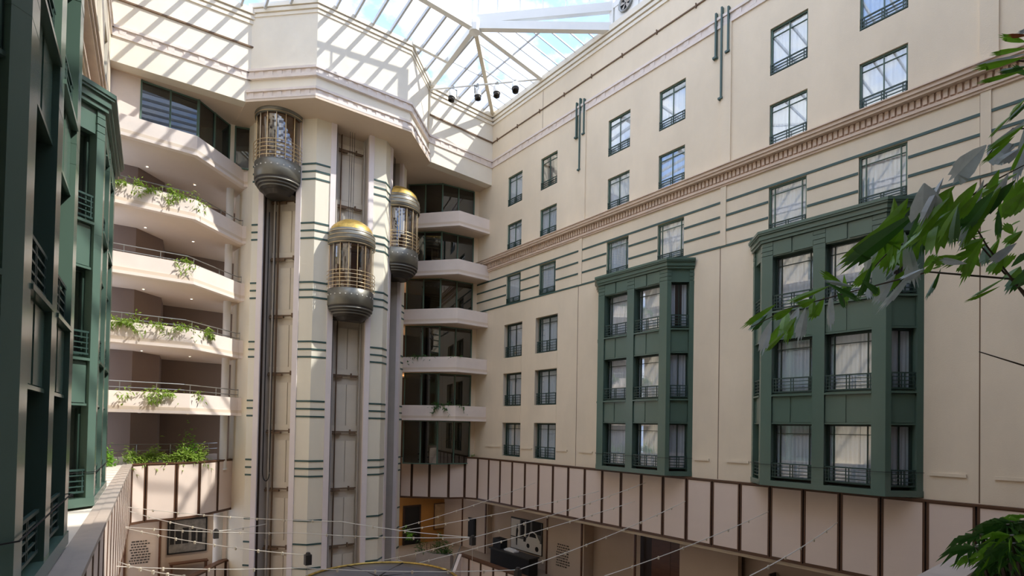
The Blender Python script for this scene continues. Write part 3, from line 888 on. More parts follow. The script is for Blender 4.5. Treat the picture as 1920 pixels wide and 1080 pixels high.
    for x in (-0.12, 0.0, 0.12):
        if 30.2 - skirt_top > 4:
            obj('hoist_cable', MB().tube([(x, 0.3, 3.46), (x, 0.3, 30.15 - skirt_top)], 0.012, 5).mesh('hoist_cable', 'black'), c)
    return c
lift_car('glass lift with gold rails parked at the top under the drum', 0, 1.61, 27.6)
lift_car('gold-domed glass lift hanging on the front of the tower', 1, 1.93, 21.2)
lift_car('gold-domed glass lift half hidden on the right side of the tower', 2, 1.78, 24.35)

# ---------------------------------------------------------------- back balconies
LEV = [26.99, 23.86, 20.70, 17.56, 14.41]
PL = [(-0.4, 29.95), (4.05, 29.82), (6.6, 32.05), (7.15, 31.7)]
PR = [(15.75, 31.25), (16.25, 31.75), (18.6, 28.82), (20.99, 28.78)]
# sense: travelling left to right, left of travel is into the building
names = ['topmost', 'second', 'third', 'fourth', 'lowest']
def balcony(label, path, back, z, group, rail=None, lights=()):
    b = thing('balcony', label, 'balcony', (0, 0, 0), group=group)
    obj('slab', MB().prism(path + back, z + 0.02, z + 0.28).mesh('slab', 'soffit'), b)
    mb = MB()
    ribbon(mb, path, 0.03, 0.22, z + 0.02, z + 0.96)
    obj('parapet', mb.mesh('parapet', 'balcony_pink'), b)
    obj('drip_edge', ribbon(MB(), path, -0.02, 0.25, z - 0.02, z + 0.12).mesh('drip_edge', 'balcony_pink'), b)
    if rail:
        zt = z + 1.42
        off = offset_poly(path, 0.5)
        rl = MB()
        for a_, b_ in zip(off[:-1], off[1:]):
            for zz in (zt, zt - 0.28):
                rl.tube([(a_[0], a_[1], zz), (b_[0], b_[1], zz)], 0.025, 6)
        ro = obj('railing', rl.mesh('railing', 'metal_grey'), b)
        for i, (a_, b_) in enumerate(zip(off[:-1], off[1:])):
            n = max(1, int((Vector(b_) - Vector(a_)).length / 1.3))
            for j in range(n):
                p = Vector(a_).lerp(Vector(b_), (j + 0.2) / n)
                obj('post', cached('rail_post', lambda: MB().tube([(0, 0, 0), (0, 0, 0.75)], 0.02, 6).mesh('post', 'metal_grey')), ro, (p.x, p.y, z + 0.7))
    for lx, ly in lights:
        dl = cached('downlight', lambda: MB().lathe([(0.0, -0.005), (0.045, -0.005)], 12).mesh('downlight', 'lamp_white'))
        obj('downlight', dl, b, (lx, ly, z + 0.012))
        rg = cached('downring', lambda: MB().lathe([(0.045, -0.004), (0.075, -0.012), (0.08, 0.006)], 12).mesh('light_ring', 'column_white'))
        obj('light_ring', rg, b, (lx, ly, z + 0.012))
    return b
backL = [(7.6, 33.4), (8.4, 38.0), (-0.4, 38.0)]
backR = [(20.99, 30.1), (20.57, 30.1), (20.57, 35.75), (15.4, 35.75), (15.4, 33.0)]
for i, z in enumerate(LEV):
    balcony('%s of the five angled pinkish balconies left of the lift tower' % names[i], PL, backL, z, 'left balconies', rail=i > 0, lights=((2.28, 32.9), (4.5, 33.65)))
    balcony('%s of the five angled pinkish balconies right of the lift tower' % names[i], PR, backR, z, 'right balconies')
# roof slab over the top gallery
tl = obj('ceiling_left', MB().prism([(-0.4, 30.14), (6.3, 29.4), (7.6, 33.4), (8.4, 38), (-0.4, 38)], 30.25, 30.45).mesh('ceiling_left', 'soffit'))
tag(tl, 'sloping-looking beige soffit over the top left gallery', 'ceiling', kind='structure')
tr = obj('ceiling_right', MB().prism([(16.0, 28.6), (21.2, 28.7), (21.2, 37), (15.4, 37), (15.4, 31)], 30.25, 30.45).mesh('ceiling_right', 'soffit'))
tag(tr, 'beige soffit over the top right gallery', 'ceiling', kind='structure')

# gallery back walls
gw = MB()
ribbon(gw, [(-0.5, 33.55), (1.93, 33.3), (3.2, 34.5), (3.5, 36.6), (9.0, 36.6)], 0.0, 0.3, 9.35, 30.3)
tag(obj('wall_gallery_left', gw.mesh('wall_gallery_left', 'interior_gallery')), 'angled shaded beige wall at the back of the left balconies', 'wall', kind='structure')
gw = MB()
ribbon(gw, [(14.8, 35.8), (21.3, 35.8)], 0.0, 0.3, 9.2, 30.3)
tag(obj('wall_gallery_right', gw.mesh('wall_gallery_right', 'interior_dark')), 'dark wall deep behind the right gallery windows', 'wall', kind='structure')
sw = MB().box(20.6, 21.4, 30.12, 36.2, 9.2, 30.3)
tag(obj('wall_return_right', sw.mesh('wall_return_right', 'plaster')), 'beige wall return beside the right gallery windows', 'wall', kind='structure')
sw = MB().box(-0.6, 1.81, 30.72, 31.2, 27.2, 30.25)
tag(obj('wall_return_left', sw.mesh('wall_return_left', 'balcony_pink')), 'pinkish wall panel left of the top left gallery window', 'wall', kind='structure')
sw = MB().prism([(5.87, 32.15), (6.14, 32.1), (6.3, 32.6), (6.0, 32.6)], 27.2, 30.25)
tag(obj('wall_pier', sw.mesh('wall_pier', 'plaster_pale')), 'narrow pale pier between the top left gallery windows', 'wall', kind='structure')

def glazed_run(label, pts, z0, z1):
    WN[0] += 1
    g = thing('window_%d' % WN[0], label, 'window', kind='structure')
    for i, (a, b) in enumerate(zip(pts[:-1], pts[1:])):
        M = face_frame(a, b)
        Ln = (Vector(b) - Vector(a)).length
        f = MB().box(0, Ln, 0, 0.07, z0, z0 + 0.07).box(0, Ln, 0, 0.07, z1 - 0.07, z1)
        f.box(-0.035, 0.035, -0.03, 0.08, z0, z1).box(Ln - 0.035, Ln + 0.035, -0.03, 0.08, z0, z1)
        fo = obj('window_frame', f.mesh('window_frame', 'green_frame'), g, M=M)
        obj('pane', MB().box(0.04, Ln - 0.04, 0.03, 0.04, z0 + 0.07, z1 - 0.07).mesh('pane', 'dark_glass'), fo)
    return g
gl_r = [(16.66, 32.1), (17.48, 31.28), (18.3, 30.47), (19.45, 30.29), (20.6, 30.12)]
tops = [30.2] + [z for z in LEV]
bots = [z + 0.3 for z in LEV] + [11.5]
for i in range(6):
    glazed_run('four-pane angled gallery window, %s storey right of the lift tower' % ['top', 'second', 'third', 'fourth', 'fifth', 'lowest'][i], gl_r, bots[i], tops[i] - 0.02)
glazed_run('four-pane angled gallery window at the top left, reflecting the skylight', [(1.81, 30.72), (2.99, 30.71), (4.19, 30.7), (5.03, 31.42), (5.87, 32.15)], 27.3, 30.2)
glazed_run('small dark gallery window tucked beside the highest lift', [(6.14, 32.1), (7.0, 31.75)], 27.9, 30.2)

# round gallery columns
for i in range(1, 6):
    z0 = (LEV + [11.3])[i] + (0.28 if i < 5 else 0.1)
    z1 = LEV[i - 1] + 0.02
    cm = MB().lathe([(0.19, z0), (0.19, z1)], 20).lathe([(0.23, z0), (0.23, z0 + 0.1), (0.19, z0 + 0.1)], 20).mesh('column', 'column_white', True)
    tag(obj('column', cm, None, (6.12, 32.95, 0)), 'round white column on the %s left balcony' % (['second', 'third', 'fourth', 'lowest', 'planted gallery below the lowest'][i - 1]), 'column', 'gallery columns')
# warm wall lamps behind the right windows
for i, (x, y, z) in enumerate(((17.1, 34.9, 22.2), (17.0, 34.9, 19.3), (17.3, 34.6, 17.1), (17.2, 34.6, 13.9))):
    t = thing('wall_lamp', 'small warm lamp glowing inside the %s right gallery window' % ['third', 'fourth', 'fifth', 'lowest'][i], 'lamp', (x, y, z), group='gallery lamps')
    obj('lamp_shade', cached('wl_shade', lambda: MB().lathe([(0.07, -0.12), (0.13, 0.14)], 14).mesh('lamp_shade', 'lamp_warm', True)), t)
    obj('bracket', cached('wl_br', lambda: MB().tube([(0, 0, -0.12), (0, 0.1, -0.3), (0, 0.9, -0.3)], 0.02, 6).mesh('bracket', 'brown_dark')), t)
    pl = bpy.data.lights.new('lamp_glow', 'POINT')
    pl.energy = 14
    pl.color = (1, 0.6, 0.25)
    pl.shadow_soft_size = 0.15
    lo = bpy.data.objects.new('lamp_glow', pl)
    COL.objects.link(lo)
    lo.parent = t
    lo.location = (0, -0.25, 0.1)

# ---------------------------------------------------------------- panelled balustrades of the first gallery
FZ0, FZ1 = 9.15, 11.96
def balustrade(label, pts, group, z0=FZ0, z1=FZ1, cap=None):
    """pts: panel joints, left to right as seen from inside"""
    b = thing('balustrade', label, 'balustrade', (0, 0, 0), group=group)
    ribbon_m = ribbon(MB(), pts, 0.05, 0.30, z0 + 0.01, z1 - 0.02).mesh('backing', 'brown_dark')
    obj('backing', ribbon_m, b)
    obj('top_rail', ribbon(MB(), pts, -0.03, 0.34, z1 - 0.05, z1 + 0.02).mesh('top_rail', cap or 'brown'), b)
    obj('bottom_rail', ribbon(MB(), pts, -0.01, 0.32, z0 - 0.03, z0 + 0.04).mesh('bottom_rail', 'brown'), b)
    h = z1 - z0
    for p, q in zip(pts[:-1], pts[1:]):
        M = face_frame(p, q, z0)
        Ln = round((Vector(q) - Vector(p)).length, 3)
        fm = cached(('pfr', Ln, h), lambda: MB().box(0.025, 0.085, 0, 0.06, 0.04, h - 0.04).box(Ln - 0.085, Ln - 0.025, 0, 0.06, 0.04, h - 0.04).box(0.085, Ln - 0.085, 0, 0.06, 0.04, 0.09).box(0.085, Ln - 0.085, 0, 0.06, h - 0.09, h - 0.04).mesh('panel_frame', 'brown'))
        pm = cached(('pin', Ln, h), lambda: MB().box(0.085, Ln - 0.085, 0.012, 0.06, 0.09, h - 0.09).mesh('panel', 'panel_pink'))
        po = obj('panel', pm, b, M=M)
        obj('panel_frame', fm, po)
    return b
NL = (math.cos(LA), -math.sin(LA))
UL = (math.sin(LA), math.cos(LA))
def lpt(u, v):
    return (NL[0] * v + UL[0] * u, NL[1] * v + UL[1] * u)
PITCH = 1.225
LP = [lpt(30.65 - PITCH * k, -0.73) for k in range(26, -1, -1)]
RP = [(20.85, 29.42 - PITCH * k) for k in range(26)]
BL = [LP[-1], (2.47, 31.05), (3.75, 31.12), (4.82, 31.5), (5.83, 32.45), (6.78, 33.4), (7.4, 33.45)]
BR = [(17.0, 33.15), (17.55, 32.5), (18.4, 31.6), (19.4, 30.75), (20.4, 30.3), (20.85, 29.42)]
balustrade('long run of pale panels under the ledge along the left wall', LP, 'panelled balustrades', cap='stone_and_shade')
balustrade('sunlit pale panels framed in brown beneath the left planted gallery', BL, 'panelled balustrades')
balustrade('long run of pinkish panels framed in brown along the right wall', RP, 'panelled balustrades')
balustrade('short run of pinkish panels framed in brown right of the lift tower', BR, 'panelled balustrades')

# ledge in front of the green bays
ld = MB().prism([lpt(-3, -1.98), lpt(-3, -0.9), lpt(30.6, -0.9), lpt(30.6, -1.98)], 11.7, 11.955)
lo_ = tag(obj('floor_ledge', ld.mesh('floor_ledge', 'stone_ledge')), 'pale stone ledge along the foot of the green bays', 'ledge', kind='structure')
obj('coping_and_shade', MB().prism([lpt(-3, -0.9), lpt(-3, -0.70), lpt(30.6, -0.70), lpt(30.6, -0.9)], 11.93, 12.0).mesh('coping_and_shade', 'stone_and_shade'), lo_)  # shade along the ledge's outer edge, put into this strip's grey colour
rl = MB().box(20.93, 21.05, -2.6, 28.6, 11.7, 11.97)
tag(obj('trim_ledge_right', rl.mesh('trim_ledge_right', 'plaster')), 'narrow plaster ledge between the right wall and its panels', 'ledge', kind='structure')
# first-gallery floors = mezzanine ceilings
fl = MB().prism(offset_poly(BL, 0.12) + [(8.6, 38), (-1.0, 38), (-1.0, 30.4)], 9.14, 9.4)
fl.prism(offset_poly(BL, 0.3) + [(8.6, 38), (-1.0, 38), (0.5, 30.9)], 11.1, 11.3)
tag(obj('ceiling_mezzanine_left', fl.mesh('ceiling_mezzanine_left', 'soffit')), 'soffit over the left mezzanine', 'ceiling', kind='structure')
fl = MB().prism([(16.6, 33.7)] + offset_poly(BR, 0.12) + [(20.97, -2.6), (24.5, -2.6), (24.5, 39), (16.6, 39)], 9.14, 9.4)
fl.prism(offset_poly(BR, 0.25) + [(21.2, 36.5), (16.0, 36.5)], 11.2, 11.4)
tag(obj('ceiling_mezzanine_right', fl.mesh('ceiling_mezzanine_right', 'soffit')), 'soffit over the right mezzanine', 'ceiling', kind='structure')
fl = MB().prism([lpt(-3, -0.86), lpt(30.6, -0.86), lpt(30.6, -2.3), lpt(-3, -2.3)], 9.14, 9.3)
tag(obj('ceiling_ledge_left', fl.mesh('ceiling_ledge_left', 'soffit')), 'underside of the left ledge', 'ceiling', kind='structure')

# ---------------------------------------------------------------- lobby and mezzanine
tag(obj('floor', MB().prism([(-6, -3), (25, -3), (25, 40), (-6, 40)], -0.2, 0.0).mesh('floor', 'floor_stone')), 'stone lobby floor far below the galleries', 'floor', kind='structure')
MZ = 5.15
mzr = [(18.2, 8.0), (18.2, 27.6), (16.6, 30.0), (16.6, 39), (24.5, 39), (24.5, -2.6), (20.0, -2.6)]
tag(obj('floor_mezzanine_right', MB().prism(mzr, MZ - 0.3, MZ).mesh('floor_mezzanine_right', 'floor_stone')), 'mezzanine floor below the right panels', 'floor', kind='structure')
tag(obj('floor_mezzanine_left', MB().prism([(0.2, 30.9), (5.2, 31.6), (6.4, 33.6), (8.6, 33.6), (8.6, 38), (-1, 38)], MZ - 0.3, MZ).mesh('floor_mezzanine_left', 'floor_stone')), 'mezzanine floor below the left gallery', 'floor', kind='structure')
def low_rail(label, pts):
    b = balustrade(label, pts, 'mezzanine balustrades', MZ - 1.0, 6.26, 'wood')
    return b
low_rail('low balustrade with broad brown top rail in front of the reception wall', [(18.05, 27.4 - 1.2 * k) for k in range(10)])
low_rail('curved low balustrade of white panels at the lower left mezzanine', [(4.6, 30.9), (5.3, 31.75), (5.85, 32.7), (6.5, 33.5), (7.4, 33.45)])

mw = MB()
mw.box(23.45, 23.7, -2.6, 39, MZ, 9.16).box(22.3, 22.8, 30.2, 30.4, MZ, 9.16).box(22.3, 22.6, 30.35, 39, MZ, 9.16).box(22.7, 23.0, 24.0, 30.35, MZ, 9.16).box(22.3, 22.6, 21.1, 24.0, MZ, 9.16)
mw.box(23.1, 23.4, 17.3, 21.1, MZ, 9.16).box(22.3, 22.6, 11.85, 14.75, MZ, 9.16).box(22.9, 23.2, 3.0, 11.85, MZ, 9.16).box(22.3, 23.1, 20.95, 21.12, MZ, 9.16)
mwr = tag(obj('wall_mezzanine_right', mw.mesh('wall_mezzanine_right', 'interior')), 'stepped beige mezzanine wall under the right panels', 'wall', kind='structure')
for y in (33.3, 30.35, 24.0, 21.1, 17.35):
    obj('wood_strip', MB().box(22.24, 22.31, y - 0.05, y + 0.05, MZ, 9.15).mesh('wood_strip', 'wood'), mwr)
# dark timber entrance with two leaves
en = thing('timber_doors', 'dark brown timber double door set into the mezzanine wall under the right panels', 'door', (22.7, 16.05, MZ))
obj('door_surround', MB().box(0.0, 0.2, -1.3, 1.3, 0, 3.95).mesh('door_surround', 'brown_dark'), en)
for s_ in (-1, 1):
    dl = obj('door', MB().box(-0.05, 0.0, -0.55, 0.55, 0, 3.9).mesh('door', 'wood'), en, (0, -0.55 + s_ * 0.56, 0))
    obj('handle', MB().tube([(-0.1, -s_ * 0.45, 1.0), (-0.1, -s_ * 0.45, 1.5)], 0.02, 6).mesh('handle', 'gold'), dl)
# orange back wall with door and painting
ow = MB().box(16.6, 23.0, 35.9, 36.2, MZ, 9.16)
orw = tag(obj('wall_orange', ow.mesh('wall_orange', 'orange')), 'ochre orange wall at the back of the mezzanine right of the tower', 'wall', kind='structure')
dd = thing('dark_doorway', 'black glazed doorway in the orange mezzanine wall', 'door', (19.45, 35.85, MZ))
obj('door_frame', MB().box(-0.72, -0.6, -0.08, 0.05, 0, 2.8).box(0.6, 0.72, -0.08, 0.05, 0, 2.8).box(-0.72, 0.72, -0.08, 0.05, 2.8, 2.92).mesh('door_frame', 'brown_dark'), dd)
obj('door', MB().box(-0.6, 0.6, -0.04, 0.02, 0, 2.8).mesh('door', 'black'), dd)
pt = thing('framed_picture', 'sepia picture in a brown frame on the orange wall', 'picture', (22.2, 35.86, 6.05))
obj('picture_frame', MB().box(-0.85, 0.85, -0.04, 0.03, 0, 0.06).box(-0.85, 0.85, -0.04, 0.03, 1.95, 2.01).box(-0.85, -0.79, -0.04, 0.03, 0.06, 1.95).box(0.79, 0.85, -0.04, 0.03, 0.06, 1.95).mesh('picture_frame', 'brown'), pt)
obj('print', MB().box(-0.79, 0.79, -0.02, 0.02, 0.06, 1.95).mesh('print', 'picture_sepia'), pt)
# speaker on the pier
tag(obj('wall_speaker', MB().box(22.18, 22.3, 31.55, 32.4, 5.95, 7.4).box(22.15, 22.19, 31.65, 32.3, 6.05, 7.3).mesh('wall_speaker', 'black')), 'tall black panel speaker hung on the pier right of the orange wall', 'speaker')
# black and white street photograph, flat print
ph = thing('wall_photograph', 'large black and white street photograph of a walking figure and an old car', 'picture', (22.66, 26.4, 6.02))
PW, PHT = 3.05, 2.0
def pq(y0, y1, z0, z1):
    return (PW / 2 - y1 * PW, PW / 2 - y0 * PW, z0 * PHT, z1 * PHT)
fr = MB().box(-0.03, 0.03, -PW / 2 - 0.04, PW / 2 + 0.04, -0.04, PHT + 0.04)
obj('picture_frame', fr.mesh('picture_frame', 'black'), ph)
pm = MB()
def rect(mi, a, b, c, d, x=-0.034):
    pm.m = mi
    y0, y1, z0, z1 = pq(a, b, c, d)
    pm.add([(x, y1, z0), (x, y0, z0), (x, y0, z1), (x, y1, z1)], [(0, 1, 2, 3)])
def poly(mi, pts, x=-0.038):
    pm.m = mi
    pm.add([(x, PW / 2 - p[0] * PW, p[1] * PHT) for p in pts], [tuple(range(len(pts)))])
rect(0, 0, 1, 0, 0.36)
rect(1, 0, 1, 0.36, 1.0)
rect(2, 0.0, 0.30, 0.40, 0.97, -0.035)
rect(3, 0.34, 0.46, 0.45, 0.97, -0.035)
rect(3, 0.52, 0.64, 0.5, 1.0, -0.035)
rect(3, 0.7, 0.98, 0.62, 1.0, -0.035)
rect(0, 0.46, 0.5, 0.45, 0.95, -0.036)
poly(3, [(0.185, 0.12), (0.215, 0.12), (0.225, 0.42), (0.25, 0.62), (0.225, 0.7), (0.2, 0.72), (0.175, 0.62), (0.17, 0.42)])
poly(3, [(0.19 + 0.028 + 0.03 * math.cos(i * 0.7854), 0.77 + 0.045 * math.sin(i * 0.7854)) for i in range(8)])
poly(0, [(0.5, 0.22), (0.52, 0.42), (0.58, 0.5), (0.62, 0.64), (0.72, 0.7), (0.84, 0.64), (0.9, 0.5), (0.95, 0.42), (0.95, 0.2), (0.72, 0.12)], -0.04)
poly(3, [(0.61, 0.5), (0.64, 0.61), (0.72, 0.65), (0.81, 0.61), (0.84, 0.5)], -0.042)
for cx, cz, rx in ((0.58, 0.2, 0.05), (0.86, 0.16, 0.055)):
    poly(3, [(cx + rx * math.cos(i * 0.5236), cz + rx * 1.5 * math.sin(i * 0.5236)) for i in range(12)], -0.042)
for cx in (0.66, 0.82):
    poly(2, [(cx + 0.025 * math.cos(i * 0.7854), 0.37 + 0.04 * math.sin(i * 0.7854)) for i in range(8)], -0.043)
poly(3, [(0.42, 0.3), (0.5, 0.3), (0.51, 0.42), (0.47, 0.5), (0.43, 0.42)], -0.039)
obj('print', pm.mesh('print', ['print_white', 'print_grey', 'print_white', 'print_black']), ph)
# illegible quotation printed on the walls (strokes too small to read in the picture)
def quote(label, M, wd, ht, rows):
    mb = MB()
    rnd = random.Random(int(wd * 100))
    for i in range(rows):
        z = ht * (1 - i / (rows - 1))
        x = rnd.uniform(0, wd * 0.12)
        while x < wd * rnd.uniform(0.8, 1.0):
            l_ = rnd.uniform(0.05, 0.16) * wd
            mb.add([(x, -0.004, z), (x + l_, -0.004, z), (x + l_, -0.004, z + ht / rows * 0.55), (x, -0.004, z + ht / rows * 0.55)], [(0, 1, 2, 3)])
            x += l_ + wd * 0.04
    return tag(obj('wall_lettering', mb.mesh('wall_lettering', 'ink'), None, M=M), label, 'lettering', kind='stuff')
quote('block of small dark lettering on the wall right of the photograph', face_frame((22.29, 23.2), (22.29, 22.0), 5.85), 1.1, 1.25, 9)
quote('block of small dark lettering on the lower left mezzanine wall', face_frame((2.15, 34.885), (3.2, 34.885), 6.35), 0.95, 1.15, 9)
# reception desk and things on it
dk = thing('reception_desk', 'dark reception desk under the black and white photograph', 'desk', (20.9, 25.9, MZ))
obj('desk_front', MB().box(-0.06, 0.0, -1.9, 1.9, 0, 1.05).mesh('desk_front', 'black'), dk)
obj('desk_top', MB().box(-0.15, 0.7, -2.0, 2.0, 1.05, 1.12).mesh('desk_top', 'car_dark'), dk)
for s_ in (-1, 1):
    obj('side_panel', MB().box(0.0, 0.65, s_ * 1.87 - 0.03, s_ * 1.87 + 0.03, 0, 1.05).mesh('side_panel', 'black'), dk)
tag(obj('display_case', MB().box(20.95, 21.5, 26.9, 27.7, MZ + 1.12, MZ + 1.72).mesh('display_case', 'black')), 'black box standing at the far end of the reception desk', 'box')
tag(obj('paper_stack', MB().box(21.0, 21.4, 25.6, 26.6, MZ + 1.12, MZ + 1.2).box(21.05, 21.35, 25.8, 26.5, MZ + 1.2, MZ + 1.26).mesh('paper_stack', 'print_white')), 'white paper stack lying on the reception desk', 'paper')
# shelf of bottles glimpsed under the right panels
sh = thing('bar_shelf', 'lit bar shelf seen low beneath the right panels', 'shelf', (22.5, 9.3, MZ + 2.2))
obj('board', MB().box(-0.2, 0.35, -1.2, 1.2, 0, 0.06).mesh('board', 'wood'), sh)
for s_ in (-1, 1):
    obj('side_panel', MB().box(-0.2, 0.35, s_ * 1.2 - 0.03, s_ * 1.2 + 0.03, -2.2, 0.8).mesh('side_panel', 'brown_dark'), sh)
for i in range(9):
    bt = cached(('bottle', i % 3), lambda: MB().lathe([(0.0, 0), (0.05, 0), (0.05, 0.22), (0.018, 0.3), (0.018, 0.38), (0.0, 0.38)], 10).mesh('bottle', ['orange', 'wood', 'gold'][i % 3], True))
    tag(obj('bottle', bt, None, (22.5, 8.4 + i * 0.22, MZ + 2.26)), 'small amber bottle on the low bar shelf', 'bottle', 'bar bottles')
# left mezzanine
lw = MB().box(0.5, 3.6, 34.9, 35.2, MZ, 9.16).box(3.6, 8.6, 35.6, 35.9, MZ, 9.16)
lwo = tag(obj('wall_mezzanine_left', lw.mesh('wall_mezzanine_left', 'interior')), 'brownish wall of the lower left mezzanine', 'wall', kind='structure')
for x in (1.95, 3.5):
    obj('wood_strip', MB().box(x - 0.05, x + 0.05, 34.82, 34.9, MZ, 9.15).mesh('wood_strip', 'wood'), lwo)
pc = thing('framed_picture', 'dark framed picture on the lower left mezzanine wall', 'picture', (4.9, 35.56, 6.5))
obj('picture_frame', MB().box(-0.98, 0.98, -0.05, 0.03, 0, 0.07).box(-0.98, 0.98, -0.05, 0.03, 1.9, 1.98).box(-0.98, -0.91, -0.05, 0.03, 0.07, 1.9).box(0.91, 0.98, -0.05, 0.03, 0.07, 1.9).mesh('picture_frame', 'black'), pc)
pp = MB().box(-0.91, 0.91, -0.02, 0.02, 0.07, 1.9)
pp.m = 1
for i, (x, ww, hh) in enumerate(((-0.75, 0.2, 1.3), (-0.45, 0.28, 0.8), (-0.1, 0.3, 0.9), (0.3, 0.22, 0.8), (0.62, 0.25, 0.7))):
    pp.box(x - ww / 2, x + ww / 2, -0.026, -0.02, 0.55, 0.55 + hh)
obj('print', pp.mesh('print', ['paper_grey', 'print_black']), pc)
tag(obj('console_table', MB().box(4.0, 5.9, 34.95, 35.45, MZ + 0.85, MZ + 0.92).box(4.05, 4.15, 35.0, 35.4, MZ, MZ + 0.85).box(5.75, 5.85, 35.0, 35.4, MZ, MZ + 0.85).mesh('console_table', 'wood')), 'brown console table under the dark picture', 'table')
cm = MB().lathe([(0.24, MZ), (0.24, 9.15)], 20).mesh('column', 'column_white', True)
tag(obj('column', cm, None, (6.15, 33.9, 0)), 'round white column of the lower left mezzanine', 'column', 'gallery columns')
# stair with solid white parapet by the tower foot
st = thing('stair_parapet', 'white sloping stair parapet beside the tower foot', 'stair', (0, 0, 0))
obj('parapet', MB().add([(15.0, 24.6, 4.0), (17.8, 26.9, 4.0), (17.8, 26.9, 6.4), (15.0, 24.6, 4.2), (15.1, 24.45, 4.0), (17.9, 26.75, 4.0), (17.9, 26.75, 6.4), (15.1, 24.45, 4.2)],
                    [(0, 1, 2, 3), (7, 6, 5, 4), (0, 4, 5, 1), (1, 5, 6, 2), (2, 6, 7, 3), (3, 7, 4, 0)]).mesh('parapet', 'balcony_pink'), st)
for i in range(12):
    t_ = i / 12
    obj('step', cached('stair_step', lambda: MB().box(-0.15, 0.15, -0.9, 0.0, 0, 0.19).mesh('step', 'floor_stone')), st, (15.2 + 2.4 * t_, 24.4 + 2.06 * t_, 3.0 + 2.1 * t_), rz=R(39))
obj('handrail', MB().tube([(15.2, 24.5, 4.9), (17.85, 26.75, 7.0)], 0.03, 6).mesh('handrail', 'metal_grey'), st)
# round grey canopy with gilt rim
ca = thing('round_canopy', 'round grey canopy with a gilt rim rising at the bottom of the view', 'canopy', (8.9, 18.9, 0))
CZ = 8.05
obj('canopy_roof', MB().lathe([(0.0, CZ + 0.22), (1.0, CZ + 0.18), (2.0, CZ + 0.1), (3.0, CZ - 0.02), (3.0, CZ - 0.2), (0.0, CZ - 0.2)], 48).mesh('canopy_roof', 'canopy_grey', True), ca)
obj('rim', MB().tube([(3.02 * math.cos(i * math.pi / 32), 3.02 * math.sin(i * math.pi / 32), CZ) for i in range(65)], 0.06, 8).mesh('rim', 'gold', True), ca)
for i in range(8):
    a = i * math.pi / 4
    obj('rib', cached('can_rib', lambda: MB().bar((0.1, 0, CZ + 0.225), (2.98, 0, CZ + 0.0), 0.05, 0.05).mesh('rib', 'car_dark')), ca, rz=a)
for i in range(4):
    obj('post', cached('can_post', lambda: MB().tube([(2.4, 0, 0), (2.4, 0, CZ - 0.2)], 0.08, 10).mesh('post', 'metal_grey')), ca, rz=i * math.pi / 2 + 0.4)

# ---------------------------------------------------------------- glass roof
EAVE = 34.98
H = Vector((15.95, 23.6, 35.62))
C = Vector((21.0, 28.65, EAVE))
HL = Vector((5.0, 23.6, 35.62))
CL = Vector((0.35, 29.9, EAVE))
NW = Vector((21.0, 18.4, EAVE))
NT = Vector((21.0, 18.3, 36.0))
NWL = Vector((-0.5, 18.0, EAVE))
NTL = Vector((-0.5, 18.0, 36.0))
rf = thing('skylight_roof', 'white-framed glass roof over the atrium with radiating beams', 'skylight', (0, 0, 0), kind='structure')
def beam(a, b, wd, ht, m='white_steel', nm='beam'):
    return obj(nm, MB().bar(a, b, wd, ht).mesh(nm, m), rf)
def pane(pts):
    me = MB().add([tuple(p) for p in pts], [tuple(range(len(pts)))]).mesh('pane', 'roof_glass')
    return obj('pane', me, rf)
def zb(y):
    return H.z + (EAVE - H.z) * (y - H.y) / (28.65 - H.y)
def zr(x):
    return H.z + (EAVE - H.z) * (x - H.x) / (21.0 - H.x)
beam(H, C, 0.22, 0.3, 'steel_tan')
beam(H + Vector((0.12, 0.1, 0)), C + Vector((-0.05, 0.1, 0)), 0.06, 0.2, 'white_steel')
beam(H, (21.0, 23.66, EAVE), 0.26, 0.34)
beam(H, NW, 0.3, 0.42)
beam(H + Vector((0, 0, 0.3)), NT, 0.26, 0.46)
beam(H, (16.2, 28.6, EAVE), 0.26, 0.34)
beam(H, HL, 0.3, 0.5)
beam(HL, CL, 0.16, 0.3, 'steel_tan')
beam(HL, NWL, 0.3, 0.42)
beam((H.x, H.y, H.z - 0.35), (H.x, H.y, 37.9), 0.3, 0.3)
beam((21.0, 18.3, EAVE), (21.0, 18.3, 37.9), 0.24, 0.24)
obj('hub', MB().lathe([(0.0, -0.4), (0.3, -0.35), (0.34, 0.0), (0.3, 0.3), (0.0, 0.35)], 10).mesh('hub', 'white_steel'), rf, H)
beam((13.72, 26.4, zb(26.4)), (16.15, 26.4, zb(26.4)), 0.2, 0.3)
beam((21.0, -2.5, EAVE + 0.05), (21.0, 28.65, EAVE + 0.05), 0.2, 0.12, nm='eave')
beam((16.3, 28.65, EAVE + 0.05), (21.0, 28.65, EAVE + 0.05), 0.2, 0.12, nm='eave')
def drum_front(x):
    for a, b in zip(DRUM[:-1], DRUM[1:]):
        if a[0] <= x <= b[0]:
            return a[1] + (b[1] - a[1]) * (x - a[0]) / (b[0] - a[0])
    return 28.65 if x > 16 else 29.9 - (x - 0.35) * 0.09
# slope towards the back wall
xs = [0.9 + 0.96 * i for i in range(21)]
prev = None
for x in xs:
    if x < HL.x:
        t_ = (x - CL.x) / (HL.x - CL.x)
        top = CL.lerp(HL, t_)
    elif x > H.x:
        top = H.lerp(C, (x - H.x) / (C.x - H.x))
    else:
        top = Vector((x, H.y, H.z))
    ye = max(drum_front(x), top.y + 0.02)
    bot = Vector((x, ye, EAVE if (x > 16.3 or x < 6.05) else zb(ye)))
    if x > 20.9:
        break
    rfx = beam(top, bot, 0.10, 0.2, 'rafter_grey', 'rafter')
    if prev:
        pane([prev[0] + Vector((0, 0, 0.13)), prev[1] + Vector((0, 0, 0.13)), bot + Vector((0, 0, 0.13)), top + Vector((0, 0, 0.13))])
    prev = (top, bot)
